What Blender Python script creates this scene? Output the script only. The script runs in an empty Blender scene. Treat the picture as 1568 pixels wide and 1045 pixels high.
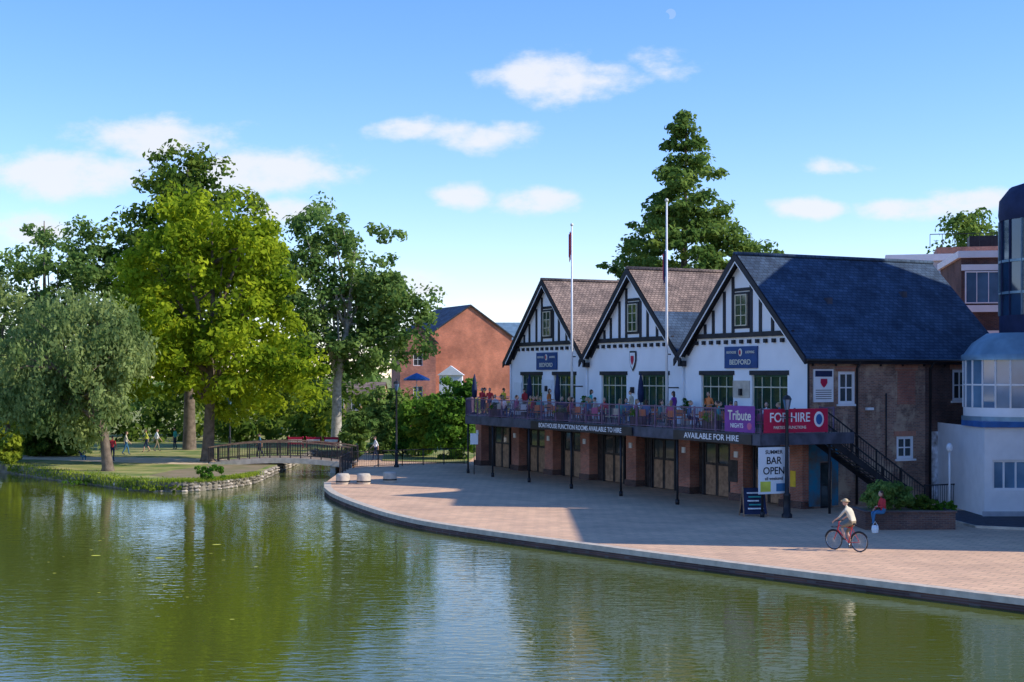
import bpy, math, random
import numpy as np
from mathutils import Vector, Matrix, noise
R = math.radians
random.seed(7)
scene = bpy.context.scene
F = 2178.0          # focal length in survey pixels (50 mm lens)
H = 6.25            # eye height above the quay
def bx(px, Y): return (px - 784) / F * Y      # bearing -> world X at distance Y
# ------------------------------------------------------------------ materials
def mk(name, col, rough=.7, var=.18, scale=2.0, bump=0.0, spec=.3, metal=0, col2=None, detail=5, bscale=None):
    m = bpy.data.materials.new(name); m.use_nodes = True
    nt = m.node_tree; N = nt.nodes; L = nt.links
    b = N['Principled BSDF']
    b.inputs['Roughness'].default_value = rough
    b.inputs['Metallic'].default_value = metal
    b.inputs['Specular IOR Level'].default_value = spec
    tc = N.new('ShaderNodeTexCoord')
    no = N.new('ShaderNodeTexNoise'); no.inputs['Scale'].default_value = scale; no.inputs['Detail'].default_value = detail
    L.new(tc.outputs['Object'], no.inputs['Vector'])
    r = N.new('ShaderNodeValToRGB')
    c2 = col2 if col2 else tuple(min(1, c * (1 + var)) for c in col)
    c1 = col if col2 else tuple(c * (1 - var) for c in col)
    r.color_ramp.elements[0].position = .34; r.color_ramp.elements[1].position = .66
    r.color_ramp.elements[0].color = (*c1, 1); r.color_ramp.elements[1].color = (*c2, 1)
    L.new(no.outputs['Fac'], r.inputs['Fac']); L.new(r.outputs['Color'], b.inputs['Base Color'])
    if bump:
        n2 = N.new('ShaderNodeTexNoise'); n2.inputs['Scale'].default_value = bscale or scale * 6
        L.new(tc.outputs['Object'], n2.inputs['Vector'])
        bp = N.new('ShaderNodeBump'); bp.inputs['Strength'].default_value = bump; bp.inputs['Distance'].default_value = .03
        L.new(n2.outputs['Fac'], bp.inputs['Height']); L.new(bp.outputs['Normal'], b.inputs['Normal'])
    return m
def bricky(name, c1, c2, mortar, bw=.23, bh=.075, roof=False, patch=None, ms=.012, rough=.85, pscale=.45):
    m = bpy.data.materials.new(name); m.use_nodes = True
    nt = m.node_tree; N = nt.nodes; L = nt.links; b = N['Principled BSDF']
    b.inputs['Roughness'].default_value = rough; b.inputs['Specular IOR Level'].default_value = .25
    tc = N.new('ShaderNodeTexCoord'); sp = N.new('ShaderNodeSeparateXYZ'); L.new(tc.outputs['Object'], sp.inputs[0])
    cb = N.new('ShaderNodeCombineXYZ')
    if roof:
        L.new(sp.outputs['Y'], cb.inputs[0]); mu = N.new('ShaderNodeMath'); mu.operation = 'MULTIPLY'; mu.inputs[1].default_value = 1.45
        L.new(sp.outputs['Z'], mu.inputs[0]); L.new(mu.outputs[0], cb.inputs[1])
    else:
        ad = N.new('ShaderNodeMath'); L.new(sp.outputs['X'], ad.inputs[0]); L.new(sp.outputs['Y'], ad.inputs[1])
        L.new(ad.outputs[0], cb.inputs[0]); L.new(sp.outputs['Z'], cb.inputs[1])
    br = N.new('ShaderNodeTexBrick'); L.new(cb.outputs[0], br.inputs['Vector'])
    br.inputs['Scale'].default_value = 1; br.inputs['Brick Width'].default_value = bw; br.inputs['Row Height'].default_value = bh
    br.inputs['Mortar Size'].default_value = ms
    br.inputs['Color1'].default_value = (*c1, 1); br.inputs['Color2'].default_value = (*c2, 1); br.inputs['Mortar'].default_value = (*mortar, 1)
    no = N.new('ShaderNodeTexNoise'); no.inputs['Scale'].default_value = pscale; no.inputs['Detail'].default_value = 8; no.inputs['Roughness'].default_value = .65
    L.new(tc.outputs['Object'], no.inputs['Vector'])
    rp = N.new('ShaderNodeValToRGB'); rp.color_ramp.elements[0].position = .4; rp.color_ramp.elements[1].position = .62
    rp.color_ramp.elements[0].color = (.66, .66, .68, 1); rp.color_ramp.elements[1].color = (1.22, 1.2, 1.18, 1)
    L.new(no.outputs['Fac'], rp.inputs['Fac'])
    mx = N.new('ShaderNodeMix'); mx.data_type = 'RGBA'; mx.blend_type = 'MULTIPLY'; mx.inputs[0].default_value = 1
    L.new(br.outputs['Color'], mx.inputs[6]); L.new(rp.outputs['Color'], mx.inputs[7])
    out = mx.outputs[2]
    if patch:
        n3 = N.new('ShaderNodeTexNoise'); n3.inputs['Scale'].default_value = .8; n3.inputs['Detail'].default_value = 9; n3.inputs['Roughness'].default_value = .7
        L.new(tc.outputs['Object'], n3.inputs['Vector'])
        r3 = N.new('ShaderNodeValToRGB'); r3.color_ramp.elements[0].position = .5; r3.color_ramp.elements[1].position = .6
        L.new(n3.outputs['Fac'], r3.inputs['Fac'])
        m3 = N.new('ShaderNodeMix'); m3.data_type = 'RGBA'; L.new(r3.outputs['Color'], m3.inputs[0]); L.new(out, m3.inputs[6]); m3.inputs[7].default_value = (*patch, 1)
        out = m3.outputs[2]
    L.new(out, b.inputs['Base Color'])
    bp = N.new('ShaderNodeBump'); bp.inputs['Strength'].default_value = .5; bp.inputs['Distance'].default_value = .015
    L.new(br.outputs['Fac'], bp.inputs['Height']); bp.invert = True; L.new(bp.outputs['Normal'], b.inputs['Normal'])
    return m
def leafmat(name, c1, c2, trans=.45):
    m = bpy.data.materials.new(name); m.use_nodes = True
    nt = m.node_tree; N = nt.nodes; L = nt.links
    N.remove(N['Principled BSDF']); out = N['Material Output']
    g = N.new('ShaderNodeNewGeometry'); r = N.new('ShaderNodeValToRGB')
    r.color_ramp.elements[0].color = (*c1, 1); r.color_ramp.elements[1].color = (*c2, 1)
    no = N.new('ShaderNodeTexNoise'); no.inputs['Scale'].default_value = .35; no.inputs['Detail'].default_value = 1
    L.new(g.outputs['Position'], no.inputs['Vector'])
    a = N.new('ShaderNodeMath'); a.operation = 'MULTIPLY_ADD'; a.inputs[1].default_value = 2.4; a.inputs[2].default_value = -1.0
    L.new(no.outputs['Fac'], a.inputs[0])
    a2 = N.new('ShaderNodeMath'); a2.operation = 'MULTIPLY_ADD'; a2.inputs[1].default_value = .6
    L.new(g.outputs['Random Per Island'], a2.inputs[0]); L.new(a.outputs[0], a2.inputs[2])
    L.new(a2.outputs[0], r.inputs['Fac'])
    d = N.new('ShaderNodeBsdfDiffuse'); t = N.new('ShaderNodeBsdfTranslucent')
    L.new(r.outputs['Color'], d.inputs['Color'])
    hs = N.new('ShaderNodeHueSaturation'); hs.inputs['Value'].default_value = 1.5; hs.inputs['Hue'].default_value = .49
    L.new(r.outputs['Color'], hs.inputs['Color']); L.new(hs.outputs['Color'], t.inputs['Color'])
    mx = N.new('ShaderNodeMixShader'); mx.inputs[0].default_value = trans
    L.new(d.outputs[0], mx.inputs[1]); L.new(t.outputs[0], mx.inputs[2]); L.new(mx.outputs[0], out.inputs['Surface'])
    return m
def glassmat(name, col, rough=.05, spec=.8):
    m = mk(name, col, rough, .3, .6, spec=spec); return m
M = {}
M['white'] = mk('white_render', (.86, .86, .87), .8, .05, .7, detail=8)
M['whitep'] = mk('white_paint', (.8, .8, .8), .5, .04)
M['black'] = mk('black_timber', (.022, .022, .028), .6, .3)
M['iron'] = mk('black_iron', (.02, .02, .024), .45, .3)
M['rail'] = mk('painted_rail', (.17, .11, .17), .5, .3)
M['slate'] = bricky('slate_roof', (.058, .10, .165), (.034, .064, .11), (.016, .028, .05), .3, .22, True, ms=.014, pscale=.8)
M['tile'] = bricky('clay_tile_roof', (.34, .25, .2), (.22, .165, .135), (.08, .055, .05), .24, .18, True, ms=.02, pscale=1.2)
M['brick'] = bricky('side_brick', (.38, .2, .13), (.21, .115, .085), (.3, .25, .21), patch=(.46, .34, .24))
M['brickred'] = bricky('red_brick', (.55, .18, .11), (.38, .13, .085), (.33, .25, .21))
M['brickdark'] = bricky('dark_brick', (.16, .08, .06), (.085, .05, .048), (.14, .11, .1))
M['brickor'] = bricky('orange_brick', (.56, .16, .08), (.43, .125, .065), (.45, .28, .2), pscale=.3)
M['lintel'] = bricky('lintel_brick', (.55, .2, .11), (.44, .155, .09), (.36, .28, .23), .075, .3)
M['glass'] = glassmat('window_glass', (.03, .045, .05))
M['glassg'] = glassmat('green_glass', (.02, .05, .035))
M['glassb'] = glassmat('blue_glass', (.10, .20, .30))
M['glassd'] = glassmat('dark_blue_glass', (.02, .05, .10))
M['green'] = mk('green_frames', (.03, .10, .07), .5)
M['navy'] = mk('navy_board', (.015, .06, .2), .5, .15)
M['gold'] = mk('sign_letters', (.75, .72, .6), .5, .05)
M['wood'] = mk('brown_door', (.34, .2, .12), .6, .3, 4)
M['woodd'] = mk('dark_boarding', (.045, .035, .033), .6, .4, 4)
M['deckf'] = mk('deck_fascia', (.07, .075, .10), .6, .3)
M['deck'] = mk('deck_boards', (.26, .2, .16), .8, .3)
M['red'] = mk('red_banner', (.5, .015, .06), .5, .1)
M['purple'] = mk('purple_banner', (.2, .04, .28), .5, .1)
M['yellow'] = mk('yellow_paint', (.75, .5, .03), .5, .1)
M['pink'] = mk('pink_plastic', (.6, .12, .25), .5, .15)
M['orange'] = mk('orange_plastic', (.7, .2, .05), .5, .15)
M['bluep'] = mk('blue_paint', (.03, .13, .36), .5, .15)
M['mural'] = mk('mural_paint', (.02, .2, .33), .6, .1, 1.5, col2=(.12, .10, .08))
M['muralw'] = mk('faded_mural', (.2, .15, .13), .8, .1, 2.5, col2=(.85, .86, .9), detail=8)
M['grey'] = mk('grey_panel', (.42, .43, .46), .6, .12)
M['lead'] = mk('lead_roof', (.2, .3, .36), .4, .15, metal=.3)
M['asphalt'] = mk('asphalt', (.06, .06, .07), .85, .25, 3, .3)
M['bark'] = mk('bark', (.17, .13, .095), .9, .35, 3, .8)
M['barkp'] = mk('pale_bark', (.4, .36, .3), .9, .3, 3, .8)
M['stone'] = mk('bank_stone', (.24, .21, .16), .9, .35, 2.5, .8)
M['concrete'] = mk('pale_concrete', (.55, .47, .37), .85, .15, 3, .3)
M['grass'] = mk('grass', (.11, .18, .03), .95, .2, .5, 1.0, col2=(.40, .35, .13), detail=10, bscale=9)
M['dirt'] = mk('dry_earth', (.30, .22, .14), .95, .2, .8, .5, col2=(.20, .18, .08), detail=9)
M['path'] = mk('path', (.66, .5, .33), .9, .12, 1)
M['skin'] = mk('skin', (.55, .33, .24), .55, .08)
M['hair'] = mk('hair', (.06, .035, .02), .6, .3, 20)
M['hairl'] = mk('fair_hair', (.30, .2, .1), .6, .3, 20)
M['shoe'] = mk('shoes', (.05, .045, .045), .5)
M['straw'] = mk('straw_hat', (.55, .42, .25), .8)
M['cream'] = mk('cream_cloth', (.62, .56, .42), .8)
M['redc'] = mk('red_cloth', (.55, .04, .05), .8)
M['jean'] = mk('denim', (.05, .17, .32), .8)
M['navyc'] = mk('navy_cloth', (.02, .03, .08), .8)
M['khaki'] = mk('khaki_cloth', (.25, .2, .13), .8)
M['teal'] = mk('teal_cloth', (.04, .35, .33), .8)
M['limec'] = mk('lime_cloth', (.6, .6, .08), .8)
M['rubber'] = mk('tyre_rubber', (.025, .025, .025), .7)
M['chrome'] = mk('chrome', (.6, .6, .6), .25, .05, metal=.9)
M['tan'] = mk('tan_render', (.55, .36, .2), .8)
# paving: setts
def paving():
    m = bpy.data.materials.new('quay_paving'); m.use_nodes = True
    nt = m.node_tree; N = nt.nodes; L = nt.links; b = N['Principled BSDF']; b.inputs['Roughness'].default_value = .85
    b.inputs['Specular IOR Level'].default_value = .15
    tc = N.new('ShaderNodeTexCoord')
    mp = N.new('ShaderNodeMapping'); mp.inputs['Rotation'].default_value = (0, 0, R(38)); L.new(tc.outputs['Object'], mp.inputs[0])
    br = N.new('ShaderNodeTexBrick'); br.inputs['Scale'].default_value = 1; br.inputs['Brick Width'].default_value = .62; br.inputs['Row Height'].default_value = .42
    br.inputs['Mortar Size'].default_value = .02; L.new(mp.outputs[0], br.inputs['Vector'])
    br.inputs['Color1'].default_value = (.78, .50, .31, 1); br.inputs['Color2'].default_value = (.68, .44, .285, 1); br.inputs['Mortar'].default_value = (.48, .33, .22, 1)
    no = N.new('ShaderNodeTexNoise'); no.inputs['Scale'].default_value = .35; no.inputs['Detail'].default_value = 10; no.inputs['Roughness'].default_value = .7
    L.new(tc.outputs['Object'], no.inputs['Vector'])
    rp = N.new('ShaderNodeValToRGB'); rp.color_ramp.elements[0].position = .35; rp.color_ramp.elements[1].position = .65
    rp.color_ramp.elements[0].color = (.8, .8, .82, 1); rp.color_ramp.elements[1].color = (1.08, 1.07, 1.06, 1); L.new(no.outputs['Fac'], rp.inputs[0])
    mx = N.new('ShaderNodeMix'); mx.data_type = 'RGBA'; mx.blend_type = 'MULTIPLY'; mx.inputs[0].default_value = 1
    L.new(br.outputs['Color'], mx.inputs[6]); L.new(rp.outputs['Color'], mx.inputs[7]); L.new(mx.outputs[2], b.inputs['Base Color'])
    bp = N.new('ShaderNodeBump'); bp.inputs['Strength'].default_value = .4; bp.inputs['Distance'].default_value = .02; bp.invert = True
    L.new(br.outputs['Fac'], bp.inputs['Height']); L.new(bp.outputs['Normal'], b.inputs['Normal'])
    return m
M['paving'] = paving()
def watermat():
    m = bpy.data.materials.new('river_water'); m.use_nodes = True
    nt = m.node_tree; N = nt.nodes; L = nt.links; b = N['Principled BSDF']
    b.inputs['Base Color'].default_value = (.095, .115, .016, 1); b.inputs['Roughness'].default_value = .02; b.inputs['IOR'].default_value = 1.45
    b.inputs['Specular IOR Level'].default_value = .5
    tc = N.new('ShaderNodeTexCoord')
    mp = N.new('ShaderNodeMapping'); mp.inputs['Scale'].default_value = (.6, 1.5, 1); L.new(tc.outputs['Object'], mp.inputs[0])
    n1 = N.new('ShaderNodeTexNoise'); n1.inputs['Scale'].default_value = 2.4; n1.inputs['Detail'].default_value = 2.5; n1.inputs['Distortion'].default_value = .4
    L.new(mp.outputs[0], n1.inputs['Vector'])
    n2 = N.new('ShaderNodeTexNoise'); n2.inputs['Scale'].default_value = .06; n2.inputs['Detail'].default_value = 3; L.new(tc.outputs['Object'], n2.inputs['Vector'])
    r2 = N.new('ShaderNodeMapRange'); r2.inputs['From Min'].default_value = .35; r2.inputs['From Max'].default_value = .65; r2.inputs['To Min'].default_value = .25; r2.inputs['To Max'].default_value = 1
    L.new(n2.outputs['Fac'], r2.inputs['Value'])
    mu = N.new('ShaderNodeMath'); mu.operation = 'MULTIPLY'; L.new(n1.outputs['Fac'], mu.inputs[0]); L.new(r2.outputs[0], mu.inputs[1])
    bp = N.new('ShaderNodeBump'); bp.inputs['Strength'].default_value = .5; bp.inputs['Distance'].default_value = .04
    L.new(mu.outputs[0], bp.inputs['Height']); L.new(bp.outputs['Normal'], b.inputs['Normal'])
    return m
M['water'] = watermat()
# ------------------------------------------------------------------ mesh builder
class MB:
    def __init__(s): s.v = []; s.f = []; s.mi = []; s.sm = []; s.mats = []
    def ix(s, m):
        m = M[m] if isinstance(m, str) else m
        if m not in s.mats: s.mats.append(m)
        return s.mats.index(m)
    def face(s, pts, m, sm=False):
        b = len(s.v); s.v += [tuple(p) for p in pts]; s.f.append(tuple(range(b, b + len(pts)))); s.mi.append(s.ix(m)); s.sm.append(sm)
    def boxf(s, xf, a0, a1, b0, b1, c0, c1, m):
        b = len(s.v)
        for a in (a0, a1):
            for bb in (b0, b1):
                for c in (c0, c1): s.v.append(tuple(xf(a, bb, c)))
        k = s.ix(m)
        for q in ((0, 1, 3, 2), (4, 6, 7, 5), (0, 4, 5, 1), (2, 3, 7, 6), (0, 2, 6, 4), (1, 5, 7, 3)):
            s.f.append(tuple(b + i for i in q)); s.mi.append(k); s.sm.append(False)
    def box(s, x0, x1, y0, y1, z0, z1, m): s.boxf(lambda a, b, c: (a, b, c), x0, x1, y0, y1, z0, z1, m)
    def tube(s, pts, rad, m, n=8, cap=True):
        pts = [Vector(p) for p in pts]
        if not hasattr(rad, '__len__'): rad = [rad] * len(pts)
        k = s.ix(m); base = len(s.v); up = None
        for i, p in enumerate(pts):
            t = (pts[min(i + 1, len(pts) - 1)] - pts[max(i - 1, 0)]).normalized()
            if up is None:
                up = Vector((0, 0, 1)) if abs(t.z) < .9 else Vector((1, 0, 0))
            a = t.cross(up).normalized(); up2 = a.cross(t).normalized(); up = up2
            off = math.pi / n if n == 4 else 0
            for j in range(n):
                an = 2 * math.pi * j / n + off
                s.v.append(tuple(p + (a * math.cos(an) + up2 * math.sin(an)) * rad[i]))
        for i in range(len(pts) - 1):
            for j in range(n):
                s.f.append((base + i * n + j, base + i * n + (j + 1) % n, base + (i + 1) * n + (j + 1) % n, base + (i + 1) * n + j)); s.mi.append(k); s.sm.append(n > 5)
        if cap:
            s.f.append(tuple(base + j for j in range(n))[::-1]); s.f.append(tuple(base + (len(pts) - 1) * n + j for j in range(n)))
            s.mi += [k, k]; s.sm += [False, False]
    def lathe(s, c, prof, m, n=16, a0=0, a1=2 * math.pi, sm=True):
        k = s.ix(m); base = len(s.v); full = abs(a1 - a0 - 2 * math.pi) < 1e-4; cols = n if full else n + 1
        for r, z in prof:
            for j in range(cols):
                an = a0 + (a1 - a0) * j / n; s.v.append((c[0] + r * math.cos(an), c[1] + r * math.sin(an), c[2] + z))
        for i in range(len(prof) - 1):
            for j in range(n):
                j2 = (j + 1) % cols
                s.f.append((base + i * cols + j, base + i * cols + j2, base + (i + 1) * cols + j2, base + (i + 1) * cols + j)); s.mi.append(k); s.sm.append(sm)
    def ell(s, c, r, m, n=12, k=8, zmin=-1, tilt=0):
        prof = []
        for i in range(k + 1):
            ph = -math.pi / 2 + math.pi * i / k
            if math.sin(ph) < zmin - 1e-6: continue
            prof.append((max(1e-4, math.cos(ph)), math.sin(ph)))
        b0 = len(s.v); s.lathe((0, 0, 0), prof, m, n)
        for i in range(b0, len(s.v)):
            x, y, z = s.v[i]; x *= r[0]; y *= r[1]; z *= r[2]
            if tilt: x, z = x * math.cos(tilt) + z * math.sin(tilt), -x * math.sin(tilt) + z * math.cos(tilt)
            s.v[i] = (x + c[0], y + c[1], z + c[2])
    def slab(s, poly, z0, z1, mt, msd):
        s.face([(x, y, z1) for x, y in poly], mt)
        n = len(poly)
        for i in range(n):
            a = poly[i]; b = poly[(i + 1) % n]
            s.face([(a[0], a[1], z0), (b[0], b[1], z0), (b[0], b[1], z1), (a[0], a[1], z1)], msd)
    def wallf(s, xf, a0, a1, b0, b1, ops, m, rev=.2):
        A = sorted({a0, a1, *[o[0] for o in ops], *[o[1] for o in ops]}); B = sorted({b0, b1, *[o[2] for o in ops], *[o[3] for o in ops]})
        for i in range(len(A) - 1):
            for j in range(len(B) - 1):
                ca = (A[i] + A[i + 1]) / 2; cb = (B[j] + B[j + 1]) / 2
                if any(o[0] < ca < o[1] and o[2] < cb < o[3] for o in ops): continue
                s.face([xf(A[i], B[j], 0), xf(A[i + 1], B[j], 0), xf(A[i + 1], B[j + 1], 0), xf(A[i], B[j + 1], 0)], m)
        for o in ops:
            c = [(o[0], o[2]), (o[1], o[2]), (o[1], o[3]), (o[0], o[3])]
            for i in range(4):
                p = c[i]; q = c[(i + 1) % 4]
                s.face([xf(p[0], p[1], 0), xf(q[0], q[1], 0), xf(q[0], q[1], -rev), xf(p[0], p[1], -rev)], m)
    def window(s, xf, a0, a1, b0, b1, nx, ny, fm, gm, c=-.12, fw=.07, bw=.04):
        s.boxf(xf, a0 + fw, a1 - fw, b0 + fw, b1 - fw, c - .06, c - .03, gm)
        s.boxf(xf, a0, a0 + fw, b0, b1, c - .08, c + .02, fm); s.boxf(xf, a1 - fw, a1, b0, b1, c - .08, c + .02, fm)
        s.boxf(xf, a0 + fw, a1 - fw, b0, b0 + fw, c - .08, c + .018, fm); s.boxf(xf, a0 + fw, a1 - fw, b1 - fw, b1, c - .08, c + .018, fm)
        for i in range(1, nx):
            a = a0 + (a1 - a0) * i / nx; s.boxf(xf, a - bw / 2, a + bw / 2, b0 + fw, b1 - fw, c - .05, c + .01, fm)
        for j in range(1, ny):
            b = b0 + (b1 - b0) * j / ny; s.boxf(xf, a0 + fw, a1 - fw, b - bw / 2, b + bw / 2, c - .05, c + .006, fm)
    def rails(s, p, q, z0, z1, m, sp=.13, post=1.8, r=.012, zq=None):
        p = Vector((p[0], p[1], 0)); q = Vector((q[0], q[1], 0)); Ln = (q - p).length; zq = 0 if zq is None else zq
        s.tube([p + Vector((0, 0, z1)), q + Vector((0, 0, z1 + zq))], .04, m, 4); s.tube([p + Vector((0, 0, z0 + .1)), q + Vector((0, 0, z0 + .1 + zq))], .025, m, 4)
        n = int(Ln / sp)
        for i in range(n + 1):
            f = i / max(1, n); c = p.lerp(q, f); dz = zq * f; s.tube([c + Vector((0, 0, z0 + .1 + dz)), c + Vector((0, 0, z1 + dz))], r, m, 4, False)
        n = max(1, round(Ln / post))
        for i in range(n + 1):
            f = i / n; c = p.lerp(q, f); dz = zq * f; s.tube([c + Vector((0, 0, z0 + dz)), c + Vector((0, 0, z1 + .06 + dz))], .045, m, 4)
    def obj(s, name, parent=None, loc=(0, 0, 0), rz=0, frame=False):
        me = bpy.data.meshes.new(name); me.from_pydata(s.v, [], s.f)
        for m in s.mats: me.materials.append(m)
        me.polygons.foreach_set('material_index', s.mi); me.polygons.foreach_set('use_smooth', s.sm); me.update()
        o = bpy.data.objects.new(name, me); scene.collection.objects.link(o)
        if frame: o.location = C0; o.rotation_euler = (0, 0, RZ)
        else: o.location = loc; o.rotation_euler = (0, 0, rz)
        if parent: o.parent = parent
        return o
def empty(name, loc=(0, 0, 0), rz=0):
    o = bpy.data.objects.new(name, None); o.location = loc; o.rotation_euler = (0, 0, rz); scene.collection.objects.link(o); o.empty_display_size = .5; return o
def text(body, size, loc, rot, mat, parent=None, name='lettering', sx=1, ext=.004):
    c = bpy.data.curves.new(name, 'FONT'); c.body = body; c.size = size; c.align_x = 'CENTER'; c.align_y = 'CENTER'; c.extrude = ext
    c.offset = size * .012
    c.materials.append(M[mat]); o = bpy.data.objects.new(name, c); o.location = loc; o.rotation_euler = rot; o.scale = (sx, 1, 1)
    scene.collection.objects.link(o)
    if parent: o.parent = parent
    return o
FR = (R(90), 0, 0); EN = (R(90), 0, R(90))
# building frame: local x runs along the front (towards the viewer), y into the building
C0 = (13.9, 66.7, 0); RZ = math.atan2(-.8987, .4386)
def LW(x, y, z=0): return (C0[0] + .4386 * x + .8987 * y, C0[1] - .8987 * x + .4386 * y, z)
front = lambda a, b, c: (a, -c, b)
end = lambda a, b, c: (c, a, b)
DZ = 3.65
# ------------------------------------------------------------------ BOATHOUSE
pub = empty('boathouse_pub', C0, RZ)
mb = MB()
for g in range(3):
    x1 = -10.6 * g; x0 = x1 - 10.6; xc = (x0 + x1) / 2
    ops = [(xc + .8, xc + 3.7, DZ, 6.28), (xc - 3.7, xc - .8, DZ, 6.28)]
    if g == 0: x1 = 0
    mb.wallf(front, x0, x1, DZ, 7.2, ops, 'white', .22)
    mb.face([(x0, 0, 7.2), (x1, 0, 7.2), (xc, 0, 12.1)], 'white')
mb.wallf(lambda a, b, c: (-31.8, a, b), 0, 12, 0, 7.2, [], 'brickred')
mb.face([(-31.8, 12, 0), (0, 12, 0), (0, 12, 7.2), (-31.8, 12, 7.2)], 'brickred')
mb.obj('front_render_walls', pub)
mb = MB()
for g in range(3):
    xc = -5.3 - 10.6 * g
    for sgn in (-1, 1):
        a0, a1 = (xc + .8, xc + 3.7) if sgn > 0 else (xc - 3.7, xc - .8)
        mb.window(front, a0, a1, DZ, 6.28, 4, 1, 'green', 'glassg', -.14, .09, .09)
        mb.boxf(front, a0 - .12, a1 + .12, 6.28, 6.5, .002, .07, 'black')
        mb.boxf(front, a0 + .09, a1 - .09, 5.65, 5.71, -.15, -.1, 'cream')
        for i in range(4):   # lower door panels
            aa = a0 + .1 + i * (a1 - a0 - .1) / 4
            mb.boxf(front, aa + .08, aa + .5, DZ + .1, DZ + .7, -.16, -.12, 'green')
        for i in (1, 2, 3):
            aa = a0 + (a1 - a0) * i / 4; mb.boxf(front, aa - .02, aa + .02, DZ + .1, 6.18, -.12, -.095, 'cream')
        mb.boxf(front, a0 + .02, a0 + .07, DZ, 6.26, -.11, -.08, 'cream'); mb.boxf(front, a1 - .07, a1 - .02, DZ, 6.26, -.11, -.08, 'cream')
    mb.boxf(front, xc - .08, xc + .08, 5.25, 5.6, .003, .2, 'iron')
    # gable window
    mb.boxf(front, xc - .62, xc + .62, 8.62, 10.45, .003, .05, 'black')
    mb.window(front, xc - .5, xc + .5, 8.75, 10.33, 2, 3, 'cream', 'glassg', .11, .05, .04)
mb.obj('front_windows', pub)
mb = MB()
for g in range(3):
    xc = -5.3 - 10.6 * g
    sl = 4.9 / 5.3
    zr = lambda x: 12.1 - abs(x - xc) * sl
    mb.boxf(front, xc - 4.25, xc + 4.25, 8.18, 8.42, .004, .16, 'black')
    for i in range(13):
        a = xc - 4.05 + i * .675; mb.boxf(front, a - .1, a + .1, 7.86, 8.06, .003, .14, 'black')
    for off in (.78, 1.55, 2.55, 3.3):
        for sg in (-1, 1):
            a = xc + sg * off; top = zr(a) - .12
            if top > 8.6: mb.boxf(front, a - .11, a + .11, 8.42, top, .002, .045, 'black')
    for sg in (-1, 1):  # raking braces at the feet
        mb.tube([(xc + sg * 4.9, -.03, 7.35), (xc + sg * 4.1, -.03, 8.2)], .1, 'black', 4)
    mb.boxf(front, xc - .82, xc + .82, 10.5, 10.66, .0035, .052, 'black')
    # bargeboards
    for sg in (-1, 1):
        p = [(xc + sg * 5.65, 6.78), (xc, 12.02), (xc, 12.42), (xc + sg * 5.65, 7.14)]
        mb.face([(a, -.5, b) for a, b in p], 'black'); mb.face([(a, -.42, b) for a, b in p], 'black')
        mb.face([(p[0][0], -.5, p[0][1]), (p[1][0], -.5, p[1][1]), (p[1][0], -.42, p[1][1]), (p[0][0], -.42, p[0][1])], 'black')
        p = [(xc + sg * 5.3, 6.98), (xc, 11.9), (xc, 12.02), (xc + sg * 5.3, 7.10)]
        mb.face([(a, -.46, b) for a, b in p], 'white')
mb.tube([(0.05, -.04, DZ), (0.05, -.04, 7.1)], .05, 'black', 4)
mb.obj('gable_timbers', pub)
mb = MB()
for g in range(3):
    xc = -5.3 - 10.6 * g; mt = 'slate' if g == 0 else 'tile'
    for sg in (-1, 1):
        xe = xc + sg * (5.65 if (g == 0 and sg == 1) or (g == 2 and sg == -1) else 5.3)
        ze = 12.32 - abs(xe - xc) * 4.95 / 5.3
        if g == 1 and sg == 1:
            xm = xc + 2.7; zm = 12.32 - 2.7 * 4.95 / 5.3
            mb.face([(xc, -.5, 12.32), (xm, -.5, zm), (xm, 12.4, zm), (xc, 12.4, 12.32)], 'tile'); mb.face([(xm, -.5, zm), (xe, -.5, ze), (xe, 12.4, ze), (xm, 12.4, zm)], 'slate')
        else:
            mb.face([(xc, -.5, 12.32), (xe, -.5, ze), (xe, 12.4, ze), (xc, 12.4, 12.32)], mt)
        mb.face([(xc, -.5, 12.2), (xe, -.5, ze - .12), (xe, 12.4, ze - .12), (xc, 12.4, 12.2)], 'black')
    mb.face([(xc - 5.3, 12.1, 7.2), (xc + 5.3, 12.1, 7.2), (xc, 12.1, 12.2)], 'brickred')
    mb.tube([(xc, -.5, 12.36), (xc, 12.4, 12.36)], .11, 'slate' if g == 0 else 'tile', 8)
mb.face([(0.345, -.5, 7.05), (0.345, 12.4, 7.05), (0.345, 12.4, 6.8), (0.345, -.5, 6.8)], 'black')
for y, x in ((3.2, -2.9), (8.4, -3.4)): mb.box(x, x + .3, y, y + .3, 12.32 - (x + 5.3) * .934 - .4, 12.32 - (x + 5.3) * .934 + .04, 'deckf')
mb.obj('roof', pub)
mb = MB()
mb.tube([(.43, -.4, 6.98), (.43, 12.4, 6.98)], .07, 'iron', 8)
for x in (-10.6, -21.2):
    mb.tube([(x, -.12, DZ), (x, -.12, 7.0)], .06, 'whitep', 8); mb.box(x - .2, x + .2, -.3, -.02, 6.75, 7.05, 'iron'); mb.tube([(x, -.3, 7.05), (x, -.48, 7.3)], .12, 'iron', 6)
for y in (2.8, 7.35):
    mb.tube([(.43, y, 6.95), (.1, y, 6.6), (.08, y, .1)], .06, 'iron', 8)
for y in (4.6, 9.7): mb.tube([(.07, y, 2.2), (.07, y, 5.4)], .035, 'iron', 6)
mb.tube([(-31.7, -.1, DZ), (-31.7, -.1, 7)], .06, 'whitep', 6)
mb.obj('gutters_and_downpipes', pub)
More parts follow.
